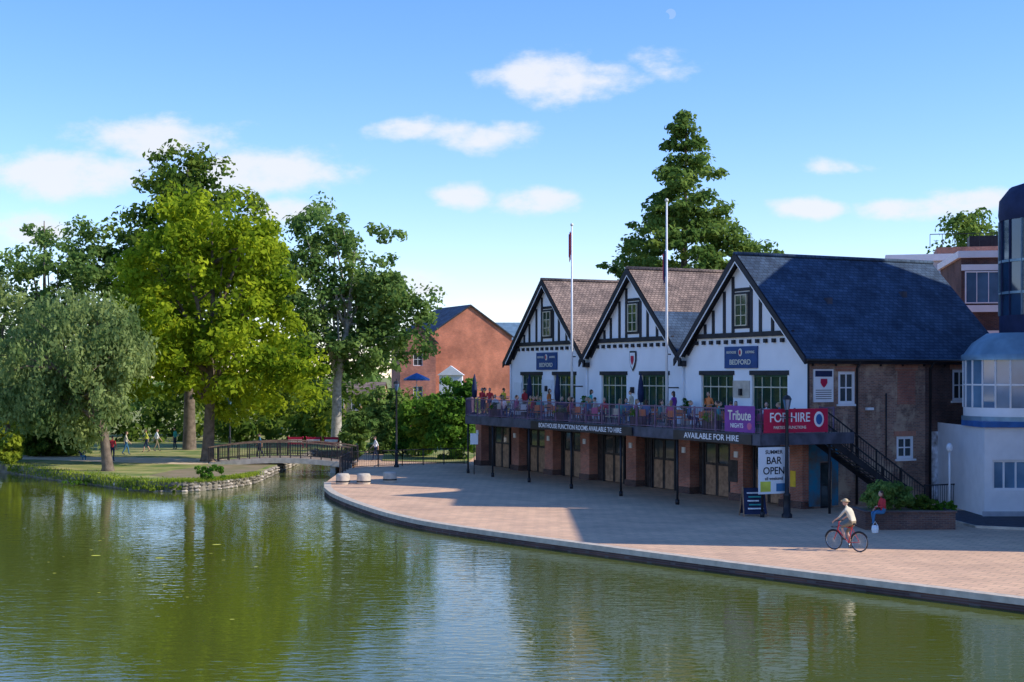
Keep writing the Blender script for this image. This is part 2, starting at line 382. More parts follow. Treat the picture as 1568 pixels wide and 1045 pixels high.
# nameboards
mb = MB()
for xc in (-5.3, -26.5):
    mb.boxf(front, xc - 1.45, xc + 1.35, 6.62, 7.72, .01, .09, 'navy')
    mb.ell((xc - .05, -.1, 7.42), (.17, .03, .2), 'gold'); mb.ell((xc - .05, -.115, 7.42), (.1, .03, .13), 'red')
    mb.boxf(front, xc - .75, xc + .65, 5.15, 6.0, .01, .06, 'concrete' if xc > -10 else 'whitep')
sh = [(-.32, .45), (.32, .45), (.34, 0), (.2, -.35), (0, -.6), (-.2, -.35), (-.34, 0)]
for s_, c_, m_ in ((1.12, .06, 'black'), (.9, .09, 'whitep'), (.5, .11, 'red')):
    mb.face([(-15.9 + a * s_, -c_, 7.15 + b * s_) for a, b in sh], m_)
mb.boxf(front, -31.3, -30.2, 4.1, 5.8, .01, .06, 'whitep')
mb.obj('nameboards', pub)
for xc in (-5.35, -26.55):
    text('BEDFORD', .36, (xc, -.115, 6.92), FR, 'gold', pub, 'board_lettering', 1.15)
    text('BOATHOUSE', .18, (xc - .75, -.115, 7.42), FR, 'gold', pub, 'board_lettering', .8); text('& ROWING', .18, (xc + .85, -.115, 7.42), FR, 'gold', pub, 'board_lettering', .8)
# end wall (faces the right)
mb = MB()
ops = [(1.75, 2.75, 4.9, 6.45), (8.85, 9.85, 5.0, 6.55), (5.3, 6.35, 2.2, 3.3), (.7, 1.35, 0, 2.15)]
mb.wallf(end, 0, 5.0, 0, 7.0, [o for o in ops if o[1] < 5], 'brick', .2)
mb.wallf(end, 5.0, 7.1, 0, 7.0, [ops[2]], 'brick', .2)
mb.wallf(end, 7.1, 12.2, 0, 7.0, [ops[1]], 'brickdark', .2)
mb.boxf(end, 5.35, 6.45, 4.85, 6.5, .003, .03, 'brickred')
for a0, a1, z in ((1.6, 2.9, 6.45), (5.2, 6.6, 6.5), (8.7, 10, 6.55), (5.15, 6.5, 3.3)): mb.boxf(end, a0, a1, z + .003, z + .25, .004, .035, 'lintel')
for a0, a1, z in ((1.65, 2.85, 4.9), (8.75, 9.95, 5.0), (5.2, 6.45, 2.2)): mb.boxf(end, a0, a1, z - .1, z - .003, .003, .1, 'whitep')
mb.boxf(end, 7.5, 9.3, .15, 3.5, .003, .012, 'muralw')
mb.boxf(end, .02, .68, .1, 3.0, .003, .014, 'mural'); mb.boxf(end, 1.37, 1.75, .1, 3.0, .003, .014, 'mural'); mb.boxf(end, .68, 1.37, 2.2, 3.0, .003, .014, 'mural')
for i in range(0, 9): mb.boxf(end, .2 + i * 1.35, .26 + i * 1.35, 6.7, 6.95, .01, .1, 'black')
mb.box(.1, .32, 10.4, 10.75, 5.9, 6.6, 'grey'); mb.box(.1, .25, 3.3, 3.7, 4.6, 4.72, 'whitep')
mb.obj('end_wall', pub)
mb = MB()
mb.window(end, *ops[0], 2, 2, 'whitep', 'glass', -.04, .14, .06); mb.window(end, *ops[1], 2, 2, 'whitep', 'glass', -.04, .14, .06)
mb.window(end, *ops[2], 2, 2, 'whitep', 'glass', -.04, .14, .06); mb.window(end, *ops[3], 1, 2, 'iron', 'glass', -.08, .1)
mb.obj('end_windows', pub)
mb = MB()
mb.boxf(end, .25, 1.4, 5.0, 6.55, .02, .09, 'whitep')
mb.boxf(end, .33, 1.32, 6.2, 6.48, .09, .1, 'navyc')
for i in range(5): mb.boxf(end, .36, 1.28, 5.15 + i * .1, 5.18 + i * .1, .09, .098, 'iron')
mb.face([(.105, .83 + a * .6, 5.92 + b * .4) for a, b in sh], 'red')
mb.obj('notice_board', None, frame=True)
# ground floor
mb = MB()
pil = [-.0, -5.3, -10.1, -15.6, -21.0, -25.7, -30.5, -36.4]
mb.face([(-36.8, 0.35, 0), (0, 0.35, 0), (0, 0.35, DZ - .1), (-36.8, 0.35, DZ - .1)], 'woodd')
mb.face([(-36.8, -.3, 0), (-36.8, 6, 0), (-36.8, 6, DZ - .3), (-36.8, -.3, DZ - .3)], 'brickred')
for i, x in enumerate(pil):
    w = .55
    x1 = 0 if i == 0 else x + w; x0 = -1.7 if i == 0 else x - w
    if i == 7: x0 = -36.8
    mb.box(x0, x1, -.35, .34, 0, DZ - .3, 'brickred')
    mb.box(x0 - .06, x1 + (.06 if i else 0), -.42, .3, 0, .35, 'brickdark')
for i in range(7):
    xa = pil[i] - (1.7 if i == 0 else .55); xb = pil[i + 1] + .55
    wd = xa - xb; c = (xa + xb) / 2 
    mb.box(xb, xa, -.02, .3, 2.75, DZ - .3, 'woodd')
    d0 = c - 1.15; d1 = c + 1.15
    mb.box(d0 - .12, d0, .05, .33, 0, 2.75, 'black'); mb.box(d1, d1 + .12, .05, .33, 0, 2.75, 'black')
    for s0, s1 in ((d0 + .02, c - .02), (c + .02, d1 - .02)):
        mb.box(s0, s1, .12, .3, .05, 1.65, 'wood'); mb.box(s0, s1, .14, .3, 1.68, 2.7, 'glass')
        mb.box(s0, s0 + .1, .1, .13, .05, 2.7, 'woodd'); mb.box(s1 - .1, s1, .1, .13, .05, 2.7, 'woodd'); mb.box(s0 + .1, s1 - .1, .1, .13, 1.6, 1.72, 'woodd')
    for k in range(int((wd - 2.6) / 2 / .2)):
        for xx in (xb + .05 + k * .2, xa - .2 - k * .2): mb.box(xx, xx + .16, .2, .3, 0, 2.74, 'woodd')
    mb.box(pil[i + 1] - .15, pil[i + 1] + .15, -.42, -.352, 2.15, 2.45, 'whitep')
mb.box(-.9, -.5, -.37, -.352, 1.0, 1.75, 'yellow'); mb.box(-1.5, -1.05, -.37, -.352, 1.0, 1.9, 'whitep'); mb.box(-6.0, -5.2, -.38, -.352, .9, 2.0, 'woodd')
mb.obj('ground_floor_bays', pub)
# terrace deck
K1 = (2.5, -4.5); K2 = (-29.6, -4.3); K3 = (-37, -.4)
mb = MB()
poly = [K1, K2, K3, (-37, 6), (-31.9, 6), (-31.9, .0), (0.02, 0), (.02, .6), (2.5, .6)]
mb.slab(poly, DZ - .12, DZ - .003, 'deck', 'deckf')
def fascia(p, q, z0, z1, th, m):
    p = Vector((*p, 0)); q = Vector((*q, 0)); t = (q - p).normalized(); n = Vector((t.y, -t.x, 0)) * th
    a = [p, q, q + n, p + n]
    mb.face([(v.x, v.y, z1) for v in a], m); mb.face([(v.x, v.y, z0) for v in a], m)
    for i in range(4):
        u = a[i]; w = a[(i + 1) % 4]; mb.face([(u.x, u.y, z0), (w.x, w.y, z0), (w.x, w.y, z1), (u.x, u.y, z1)], m)
fascia(K2, K1, DZ - .48, DZ + .03, .06, 'deckf'); fascia(K3, K2, DZ - .48, DZ + .03, .06, 'deckf'); fascia(K1, (2.5, .6), DZ - .48, DZ + .03, .06, 'deckf')
for x in np.arange(-29, 2.4, .9): mb.box(x - .05, x + .05, -4.2, -.02, DZ - .38, DZ - .13, 'woodd')
mb.box(-29.5, 2.4, -4.35, -4.15, DZ - .46, DZ - .14, 'woodd')
for x in (-29.3, -25.6, -20.6, -15.4, -10.0, -4.6, 2.3):
    mb.tube([(x, -4.3, 0), (x, -4.3, DZ - .4)], .06, 'iron', 8); mb.tube([(x, -4.3, 0), (x, -4.3, .25)], .1, 'iron', 8)
mb.tube([(2.3, -.6, 0), (2.3, -.6, DZ - .4)], .06, 'iron', 8)
mb.obj('terrace_deck', pub)
mb = MB(); mb.box(-19.8, -8.4, -4.605, -4.575, DZ - .46, DZ - .02, 'iron'); mb.box(-4.5, 1.9, -4.605, -4.575, DZ - .46, DZ - .02, 'iron'); fs = mb.obj('fascia_sign', None, frame=True)
text('BOATHOUSE FUNCTION ROOMS AVAILABLE TO HIRE', .36, (-14.1, -4.61, DZ - .24), FR, 'whitep', fs, 'fascia_lettering', 1.07, .003)
text('AVAILABLE FOR HIRE', .38, (-1.3, -4.61, DZ - .24), FR, 'whitep', fs, 'fascia_lettering', 1.25, .003)
mb = MB(); mb.rails(K2, K1, DZ, DZ + 1.1, 'rail'); mb.rails(K3, K2, DZ, DZ + 1.1, 'rail'); mb.rails(K1, (2.5, -.9), DZ, DZ + 1.1, 'rail')
mb.rails(K3, (-37, 6), DZ, DZ + 1.1, 'rail'); mb.rails((-37, 6), (-31.9, 6), DZ, DZ + 1.1, 'rail'); mb.rails((1.1, .6), (.1, .6), DZ, DZ + 1.1, 'rail')
mb.obj('terrace_railing', None, frame=True)
# staircase
mb = MB(); n = 20
for i in range(n):
    y = -.85 + i * .285; z = DZ - (i + 1) * DZ / n
    mb.box(1.2, 2.4, y, y + .31, z + .0, z + .05, 'iron')
for x in (1.17, 2.43):
    mb.face([(x, -.9, DZ), (x, 4.9, 0), (x, 4.4, 0), (x, -.9, DZ - .35)], 'iron'); mb.face([(x + .04, -.9, DZ), (x + .04, 4.9, 0), (x + .04, 4.4, 0), (x + .04, -.9, DZ - .35)], 'iron')
    mb.rails((x + .02, -.9), (x + .02, 4.85), DZ, DZ + 1.0, 'iron', .15, 1.5, .012, -DZ)
mb.tube([(2.43, 2, 0), (2.43, 2, 1.7)], .05, 'iron'); mb.rails((2.4, 4.9), (2.4, 7.2), 0, 1.1, 'iron')
mb.obj('external_staircase', None, frame=True)
# banners
mb = MB(); mb.box(2.60, 2.62, -4.45, -.95, 3.72, 4.78, 'red'); mb.ell((2.63, -1.45, 4.3), (.01, .28, .35), 'whitep'); mb.ell((2.64, -1.45, 4.3), (.01, .18, .24), 'bluep')
b = mb.obj('hire_banner', None, frame=True); text('FOR HIRE', .58, (2.63, -3.05, 4.38), EN, 'whitep', b, 'lettering', .9); text('PARTIES & FUNCTIONS', .18, (2.63, -3.05, 3.95), EN, 'gold', b, 'lettering', .95)
mb = MB(); mb.box(-.1, 2.2, -4.64, -4.62, 3.72, 4.9, 'purple'); mb.ell((1.8, -4.64, 4.0), (.18, .012, .16), 'pink'); b = mb.obj('purple_banner', None, frame=True)
text('Tribute', .62, (1.05, -4.65, 4.45), FR, 'gold', b, 'lettering', .95); text('NIGHTS', .28, (.85, -4.65, 4.0), FR, 'whitep', b, 'lettering', 1)
mb = MB(); mb.box(2.62, 2.64, -4.75, -3.1, 1.05, 3.1, 'whitep'); mb.box(2.64, 2.646, -4.65, -4.1, 1.15, 1.6, 'limec'); mb.box(2.64, 2.646, -3.8, -3.25, 1.15, 1.5, 'jean'); mb.tube([(2.6, -4.8, 3.12), (2.6, -3.05, 3.12)], .03, 'iron', 6); b = mb.obj('open_banner', None, frame=True)
for s_, z, q in (('SUMMER', 2.88, .24), ('BAR', 2.5, .45), ('OPEN', 2.05, .45), ('all weekend', 1.72, .2)): text(s_, q, (2.65, -3.93, z), EN, 'iron', b, 'lettering', 1)
# flagpoles
for x, top, cm, c2 in ((-11.2, 15.6, 'redc', 'navyc'), (-21.9, 15.3, 'navyc', 'redc')):
    mb = MB(); mb.tube([(x, -.75, DZ), (x, -.75, top)], [.085, .045], 'whitep', 10); mb.ell((x, -.75, top + .08), (.1, .1, .1), 'gold')
    mb.tube([(x, -.75, 5.6), (x, 0, 5.6)], .04, 'iron', 6); mb.tube([(x, -.75, 7.4), (x, -.5, 7.4)], .04, 'iron', 6)
    zt = top - (2.6 if x > -20 else .3)
    pr = [(-.05, 0, 0), (-.30, .05, -.12), (-.14, .1, -.2), (-.36, .02, -.35), (-.16, .06, -.5), (-.3, .03, -.7)]
    for i in range(5):
        a = pr[i]; c = pr[i + 1]
        mb.face([(x + a[0], -.8 + a[1], zt + a[2] * .5), (x + c[0], -.8 + c[1], zt + c[2] * .5), (x + c[0], -.8 + c[1], zt - 1.2 + c[2]), (x + a[0], -.8 + a[1], zt - 1.2 + a[2])], cm if i % 2 else c2)
    mb.obj('flagpole', None, frame=True)
# ------------------------------------------------------------------ ground, quay, water
mb = MB(); mb.face([(-3000, -500, -1.6), (3000, -500, -1.6), (3000, 4000, -1.6), (-3000, 4000, -1.6)], 'dirt'); mb.obj('ground')
mb = MB(); mb.face([(-400, -60, -.35), (200, -60, -.35), (200, 135, -.35), (-400, 135, -.35)], 'water'); mb.obj('river_water')
mb = MB(); mb.slab([(-3000, 118), (3000, 118), (3000, 4000), (-3000, 4000)], -1.6, -.02, 'grass', 'stone'); mb.obj('parkland_ground')
Q = [(75, -36), (28, 23.4), (14.3, 39.7), (5.77, 49.1), (-1.98, 58.4), (-5.0, 63.2), (-7.4, 69.0), (-9.4, 75.0), (-10.4, 79.2), (-10.9, 83), (-11.3, 97), (-12, 118.5)]
def smooth(P, k=4):
    out = []
    for i in range(len(P) - 1):
        p0 = P[max(i - 1, 0)]; p1 = P[i]; p2 = P[i + 1]; p3 = P[min(i + 2, len(P) - 1)]
        for j in range(k):
            t = j / k
            out.append(tuple(.5 * ((2 * p1[a]) + (-p0[a] + p2[a]) * t + (2 * p0[a] - 5 * p1[a] + 4 * p2[a] - p3[a]) * t * t + (-p0[a] + 3 * p1[a] - 3 * p2[a] + p3[a]) * t ** 3) for a in (0, 1)))
    out.append(P[-1]); return out
Qs = Q[:2] + smooth(Q[2:9], 5) + Q[9:]
mb = MB(); mb.slab(Qs + [(300, 118.5), (300, -36)], -1.6, 0, 'paving', 'stone'); mb.obj('quay_paving')
def strip(P, w0, w1, z0, z1, m, mb):
    n = len(P); Nn = []
    for i in range(n):
        a = Vector(P[max(i - 1, 0)]); b = Vector(P[min(i + 1, n - 1)]); t = (b - a).normalized(); Nn.append(Vector((t.y, -t.x)))
    o = [Vector(P[i]) + Nn[i] * w1 for i in range(n)]; q = [Vector(P[i]) + Nn[i] * w0 for i in range(n)]
    for i in range(n - 1):
        mb.face([(*q[i], z1), (*q[i + 1], z1), (*o[i + 1], z1), (*o[i], z1)], m); mb.face([(*q[i], z0), (*q[i + 1], z0), (*q[i + 1], z1), (*q[i], z1)], m)
        mb.face([(*o[i], z0), (*o[i + 1], z0), (*o[i + 1], z1), (*o[i], z1)], m)
mb = MB(); strip(Qs[:-2], -.06, .34, -.16, .03, 'concrete', mb); mb.obj('quay_coping_kerb')
mb = MB(); strip(Qs[:-2], -.03, -.004, -.5, -.17, 'brickdark', mb); mb.obj('quay_wall')
mb = MB(); mb.face([(18.5, 66, .004), (19.2, 58.5, .004), (60, 40, .004), (60, 66, .004)], 'asphalt'); mb.obj('road')
mb = MB(); strip([(18.3, 66), (19.0, 58.3), (60, 39.8)], -.12, 0, 0, .1, 'concrete', mb); mb.obj('road_kerb')
mb = MB(); mb.slab([(-9.5, 104), (-3.2, 101), (-2.5, 118), (-10.5, 118)], -.1, .06, 'grass', 'dirt'); mb.obj('verge_lawn')
# island bank
I = [(-120, 112), (-60, 104), (-42, 100), (-34, 96.5), (-29, 90), (-25, 85.6), (-22, 82.2), (-19.2, 80.6), (-17.0, 82.5), (-15.8, 86.5), (-15.9, 97), (-16.3, 118.5)]
Is = I[:3] + smooth(I[3:10], 4) + I[10:]
mb = MB(); mb.slab(Is + [(-120, 118.5)], -1.6, .22, 'grass', 'stone'); mb.obj('island_bank')
mb = MB()
mb.face([(x, y, .226) for x, y in [(-44, 110), (-34, 106), (-26, 104.5), (-16.1, 101), (-16.1, 97.0), (-22, 96.5), (-28, 99), (-34, 102), (-44, 105)]], 'path')
mb.face([(x, y, .226) for x, y in [(-16.3, 96.5), (-16.2, 89), (-17.2, 84), (-19.5, 83), (-22.0, 86), (-21.5, 91), (-20, 96)]], 'dirt'); mb.obj('park_path')
random.seed(11)
mb = MB()
for i in range(len(Is) - 1):
    a = Vector(Is[i]); b = Vector(Is[i + 1])
    if a.y > 100 and a.x < -40: continue
    L_ = (b - a).length; n = int(L_ / .34); rock = a.x > -20
    for j in range(n):
        c = a.lerp(b, j / n); s_ = random.uniform(.10, .19)
        for zz in (-.3, -.12, .06):
            if random.random() < (.85 if rock else .06):
                m_ = 'stone' if random.random() < .75 else 'concrete'
                b0 = len(mb.v); mb.ell((c.x + random.uniform(-.04, .04), c.y + random.uniform(-.04, .04), zz), (s_ * 1.3, s_ * .9, s_ * .55), m_, 7, 5)
                for k in range(b0, len(mb.v)):
                    v = Vector(mb.v[k]); mb.v[k] = tuple(v + Vector((1, 1, 1)) * noise.noise(v * 3.1) * .07)
mb.sm = [False] * len(mb.sm); mb.obj('bank_stone_edging')
# ------------------------------------------------------------------ foot bridge
mb = MB()
bl = 9.8; nb_ = 14
def dz(x): return .30 + .38 * (1 - ((x - bl / 2) / (bl / 2)) ** 2)
for i in range(nb_):
    x0 = bl * i / nb_; x1 = bl * (i + 1) / nb_
    for y0, y1, m_ in ((0, 2.4, 'deck'), (-.12, .1, 'concrete'), (2.3, 2.5, 'concrete')):
        za, zb = dz(x0), dz(x1)
        t = .0 if m_ == 'deck' else .02
        P8 = [(x0, y0, za + t), (x1, y0, zb + t), (x1, y1, zb + t), (x0, y1, za + t)]
        P9 = [(p[0], p[1], p[2] + (-.35 if m_ != 'deck' else -.1)) for p in P8]
        mb.face(P8, m_); mb.face(P9, m_); mb.face([P8[0], P8[1], P9[1], P9[0]], m_); mb.face([P8[3], P8[2], P9[2], P9[3]], m_)
for y in (0, 2.4):
    for i in range(nb_):
        x0 = bl * i / nb_; x1 = bl * (i + 1) / nb_
        mb.tube([(x0, y, dz(x0) + 1.1), (x1, y, dz(x1) + 1.1)], .06, 'wood', 4)
        mb.tube([(x0, y, dz(x0) + .2), (x1, y, dz(x1) + .2)], .035, 'woodd', 4)
        mb.tube([(x0, y, dz(x0)), (x0, y, dz(x0) + 1.15)], .05, 'woodd', 4)
        for k in range(1, 6):
            xx = x0 + (x1 - x0) * k / 6; mb.tube([(xx, y, dz(xx) + .2), (xx, y, dz(xx) + 1.1)], .02, 'woodd', 4, False)
    mb.tube([(bl, y, dz(bl)), (bl, y, dz(bl) + 1.15)], .07, 'woodd', 4)
for x in (3.9, 8.3): mb.box(x, x + .35, .1, 2.3, -1.3, .15, 'concrete')
mb.box(2.7, 3.3, -.2, 2.6, -1.3, .2, 'stone')
mb.obj('footbridge', loc=(-20.6, 96.6, -.02), rz=R(-3))
mb = MB(); mb.rails((-10.7, 96.2), (-7.6, 98.5), 0, 1.1, 'iron', .14); mb.rails((-10.9, 96), (-10.9, 90), 0, 1.1, 'woodd', .5, 1.5, .03); mb.rails((-7.6, 98.5), (-3.4, 101), 0, 1.1, 'iron', .14); mb.obj('riverside_railing')
# ------------------------------------------------------------------ trees
LM = {
 'bright': leafmat('chestnut_leaves', (.11, .19, .014), (.44, .52, .03), .45),
 'dark': leafmat('dark_leaves', (.055, .11, .02), (.19, .26, .04), .4),
 'mid': leafmat('mid_leaves', (.08, .16, .04), (.23, .33, .085), .4),
 'willow': leafmat('willow_leaves', (.11, .18, .055), (.31, .38, .13), .4),
 'hedge': leafmat('hedge_leaves', (.04, .12, .018), (.15, .28, .035), .35),
 'conif': leafmat('poplar_leaves', (.065, .135, .03), (.21, .30, .065), .38),
 'lime': leafmat('lime_leaves', (.13, .21, .025), (.36, .43, .05), .45)}
def leafmesh(name, C, Nn, size, mat, parent, rng, asp=.6, droop=0):
    n = len(C)
    Nn = Nn / (np.linalg.norm(Nn, axis=1, keepdims=True) + 1e-9)
    rv = rng.normal(size=(n, 3))
    if droop: rv = rv * .45 + np.array([0, 0, -1.0]) * droop
    U = rv - (rv * Nn).sum(1, keepdims=True) * Nn; U /= np.linalg.norm(U, axis=1, keepdims=True) + 1e-9
    V = np.cross(Nn, U); s = size * rng.uniform(.6, 1.35, (n, 1))
    P = np.empty((n, 4, 3)); P[:, 0] = C - U * s; P[:, 1] = C + V * s * asp + Nn * s * .12; P[:, 2] = C + U * s; P[:, 3] = C - V * s * asp + Nn * s * .12
    me = bpy.data.meshes.new(name); me.vertices.add(4 * n); me.vertices.foreach_set('co', P.reshape(-1).astype(np.float32))
    me.loops.add(4 * n); me.loops.foreach_set('vertex_index', np.arange(4 * n, dtype=np.int32))
    me.polygons.add(n); me.polygons.foreach_set('loop_start', np.arange(0, 4 * n, 4, dtype=np.int32)); me.polygons.foreach_set('loop_total', np.full(n, 4, dtype=np.int32))
    me.update(calc_edges=True); me.materials.append(mat)
    o = bpy.data.objects.new(name, me); scene.collection.objects.link(o)
    if parent: o.parent = parent
    return o
def clumps(ells, n, rng, gap=.0, inner=.35, seed=0):
    vol = np.array([e[3] * e[4] * e[5] for e in ells]) ** .75; vol = vol / vol.sum(); out = []
    while len(out) < n:
        e = ells[rng.choice(len(ells), p=vol)]
        d = rng.normal(size=3); d /= np.linalg.norm(d)
        r = inner + (1 - inner) * rng.random() ** .6
        r *= 1 + .22 * noise.noise(Vector(d * 2.3) + Vector((seed, 0, 0)))
        p = np.array(e[:3]) + d * np.array(e[3:6]) * r
        if gap and noise.noise(Vector(p * .33) + Vector((seed * 3.1, 0, 0))) < gap: continue
        out.append(p)
    return np.array(out)
def tree(name, base, ells, ncl, per, cr, ls, lm, seed, trunk=None, bark='bark', gap=-.25, style='round', limbs=16, asp=.6, inner=.35):
    rng = np.random.default_rng(seed); random.seed(seed)
    if trunk: per = int(per * .8); ls *= 1.08
    o = empty(name, base)
    cl = clumps(ells, ncl, rng, gap, inner, seed)
    ctr = np.array([e[:3] for e in ells]).mean(0)
    K = np.repeat(cl, per, 0); n = len(K)
    crs = np.repeat(cr * rng.uniform(.55, 1.35, (ncl, 1)), per, 0)
    d = rng.normal(size=(n, 3)); d /= np.linalg.norm(d, axis=1, keepdims=True)
    rr = rng.random((n, 1)) ** .45
    if style == 'willow':
        off = d * rr * crs * np.array([.75, .75, 1.15]); off[:, 2] -= crs[:, 0] * .3
        Nn = d * np.array([1, 1, .3]) + rng.normal(size=(n, 3)) * .4
    elif style == 'tier':
        off = d * rr * crs * np.array([1.15, 1.15, .5])
        off[:, 2] += -np.linalg.norm(off[:, :2], axis=1) * .15
        Nn = d * .6 + np.array([0, 0, .6]) + rng.normal(size=(n, 3)) * .5
    else:
        off = d * rr * crs * np.array([1, 1, .7])
        Nn = d * .8 + np.array([0, 0, .35]) + rng.normal(size=(n, 3)) * .5
    leafmesh('crown', K + off, Nn, ls, LM[lm], o, rng, asp, .8 if style == 'willow' else 0)
    if trunk:
        r0, fork, lean = trunk
        mb = MB()
        zt = max(e[2] + e[5] * .2 for e in ells)
        mid = Vector((ctr[0] * .5 + lean, ctr[1] * .5, fork + (zt - fork) * .5))
        path = [Vector((0, 0, -.3)), Vector((0, 0, .25)), Vector((lean * .3, 0, fork * .5)), Vector((lean * .6, 0, fork)), mid, Vector((ctr[0] * .8, ctr[1] * .8, zt))]
        mb.tube(path, [r0 * 1.7, r0 * 1.15, r0 * .95, r0 * .85, r0 * .45, r0 * .1], bark, 10)
        for k in range(limbs):
            f = random.random(); st = path[3].lerp(path[4], f * .9) if random.random() < .75 else path[4].lerp(path[5], f * .6)
            tg = Vector(cl[random.randrange(len(cl))])
            if style == 'tier': st = path[3].lerp(path[5], max(0, min(.95, (tg.z - 1.5 - path[3].z) / (zt - path[3].z))))
            elif style != 'willow' and tg.z < st.z - 1.5: continue
            m1 = st.lerp(tg, .4) + Vector((0, 0, .12 * (tg - st).length)) + Vector((random.uniform(-.3, .3),) * 3); m2 = st.lerp(tg, .75) + Vector((0, 0, .1 * (tg - st).length))
            rr_ = r0 * random.uniform(.25, .45) * (.4 if style == 'tier' else 1); mb.tube([st, m1, m2, tg], [rr_, rr_ * .7, rr_ * .4, rr_ * .12], bark, 6)
            for q in range(2):
                t2 = Vector(cl[random.randrange(len(cl))]); 
                if (t2 - m1).length < 5: mb.tube([m1, m1.lerp(t2, .5) + Vector((0, 0, .3)), t2], [rr_ * .45, rr_ * .3, .02], bark, 5)
        mb.obj('trunk_and_limbs', o)
    return o
# main horse chestnut
Y = 100; X = bx(318, Y)
tree('horse_chestnut_tree', (X, Y, .2), [(0, 0, 12.5, 5.6, 5.5, 6.2), (.3, 0, 7.2, 7.6, 6.5, 4.2), (-.8, 0, 16.2, 3.8, 4, 3.6), (3.2, -.5, 9, 4.2, 5, 4.5), (-3.4, 0, 9, 3.8, 5, 4.2), (2.4, 0, 14, 3.6, 4, 3.7), (5.0, -1, 6, 3.4, 4, 2.8), (-3.6, 0, 13, 2.6, 3, 2.6)], 460, 110, 1.08, .19, 'bright', 1, (.42, 3.2, .2), gap=-.15)
Y = 116; X = bx(290, Y)
tree('tall_dark_tree', (X, Y, 0), [(0, 0, 20, 4.2, 4, 4.6), (-2.5, 0, 16, 4.8, 5, 4.4), (3, 0, 17, 4.4, 5, 4.2), (-.5, 0, 11.5, 7, 6, 5), (-.8, 0, 22.6, 3.0, 2.4, 2.2)], 310, 85, 1.25, .24, 'dark', 2, (.5, 5, 0), gap=-.25)
# pendulous tree on the left
Y = 90; X = bx(165, Y)
tree('willow_tree', (X, Y, .2), [(-2.2, 0, 7.4, 4.4, 4.5, 4.0), (.4, 0, 7.4, 2.6, 3.5, 3.2), (-4.6, 0, 5.6, 3.4, 3.5, 3.6), (-1.4, 0, 4.8, 4.0, 4, 2.6)], 330, 110, .95, .155, 'willow', 3, (.32, 2.4, -.4), gap=-.15, style='willow', asp=.45)
Y = 112; X = bx(95, Y)
tree('ash_tree', (X, Y, 0), [(-.5, 0, 15, 3.6, 4, 4.6), (-4.8, 0, 12.5, 4, 4, 4.6), (2.8, 0, 12, 3.4, 4, 5.0), (-1, 0, 8, 8, 5, 4), (.4, 0, 18, 2.6, 2.5, 2.2), (-7.5, 0, 10.5, 3, 3, 4)], 310, 75, 1.1, .19, 'mid', 4, (.35, 4, -.5), gap=-.16, limbs=24)
Y = 100; X = bx(15, Y)
tree('riverside_tree', (X, Y, .2), [(-1, 0, 9.5, 4, 4, 4.8), (-2, 0, 5, 5, 4, 3.5), (1.5, 0, 7, 3, 3, 4)], 190, 80, 1.15, .19, 'willow', 14, (.3, 3, -.5), gap=-.12)
# central tree with pale trunk
Y = 124; X = bx(515, Y)
tree('sycamore_tree', (X, Y, 0), [(-.5, 0, 17.4, 4.4, 4.5, 4.0), (3.0, 0, 15.5, 4.6, 4.5, 3.8), (-2.8, 0, 13, 3.6, 4, 4.2), (5.4, 0, 10.5, 3.6, 4, 3.0), (1.5, 0, 9.2, 5.6, 5, 3.4), (-2, 0, 7.8, 4.2, 4, 2.6), (7.4, 0, 12.4, 1.7, 2, 1.5), (4.6, 0, 13.4, 3, 3, 3)], 350, 82, 1.15, .21, 'mid', 5, (.45, 5.5, .1), 'barkp', gap=-.14, limbs=26)
# tall pyramidal tree behind the boathouse
Y = 124; X = bx(1045, Y)
rg = np.random.default_rng(9)
E = []
for i in range(80):
    z = 10 + 19 * (i / 79) ** .85; w = max(.4, (29.9 - z) * .5)
    an = i * 2.4; rr = w * .62 * rg.uniform(.7, 1.3)
    E.append((math.cos(an) * rr + (29 - z) * .04, math.sin(an) * rr, z, max(.45, w * .42), max(.45, w * .42), .95))
tree('tall_conical_tree', (X, Y, 0), E, 560, 76, .92, .21, 'conif', 6, (.5, 9, 0), gap=-.3, style='tier', limbs=30, inner=.1)
Y = 126; X = bx(1165, Y)
tree('broadleaf_tree', (X, Y, 0), [(0, 0, 15.2, 3.2, 3, 2.8), (1.6, 0, 14.6, 2.0, 2.5, 2.4), (-1.5, 0, 13, 3, 3, 3)], 100, 70, 1.0, .2, 'mid', 16, (.3, 6, 0), gap=-.25)
Y = 175; X = bx(1482, Y)
tree('distant_round_tree', (X, Y, 0), [(0, 0, 22, 4, 4, 4.6), (0, 0, 17, 4.5, 4, 4)], 110, 60, 1.5, .3, 'conif', 8, (.4, 8, 0), gap=-.2)
# shrubs
def bush(name, px0, px1, ytop, Yd, lm, seed, z0=0, n=70, per=75, ls=.18, depth=None):
    x0, x1 = bx(px0, Yd), bx(px1, Yd); zt = H - (ytop - 575) / F * Yd; w = (x1 - x0) / 2; h = (zt - z0) / 2
    d = depth or max(w, 1)
    return tree(name, ((x0 + x1) / 2, Yd, z0), [(0, 0, h * .95, w * .95, d, h), (-w * .3, 0, h * .7, w * .6, d * .9, h * .7), (w * .35, 0, h * .8, w * .6, d, h * .8)], n, per, min(w, h) * .32, ls, lm, seed, None, gap=-.5)
bush('clipped_bush', 655, 732, 568, 106, 'hedge', 21, n=120, per=95)
bush('garden_shrub', 600, 672, 590, 110, 'hedge', 22, n=80)
bush('garden_shrub', 560, 625, 575, 114, 'mid', 23, n=90)
bush('garden_shrub', 625, 668, 600, 108, 'lime', 24, n=30)
bush('garden_shrub', 520, 572, 625, 118, 'mid', 25, n=50)
bush('garden_shrub', 440, 520, 610, 135, 'lime', 26, n=60)
bush('bank_shrub', -10, 32, 640, 97, 'lime', 27, n=60, z0=-.2)
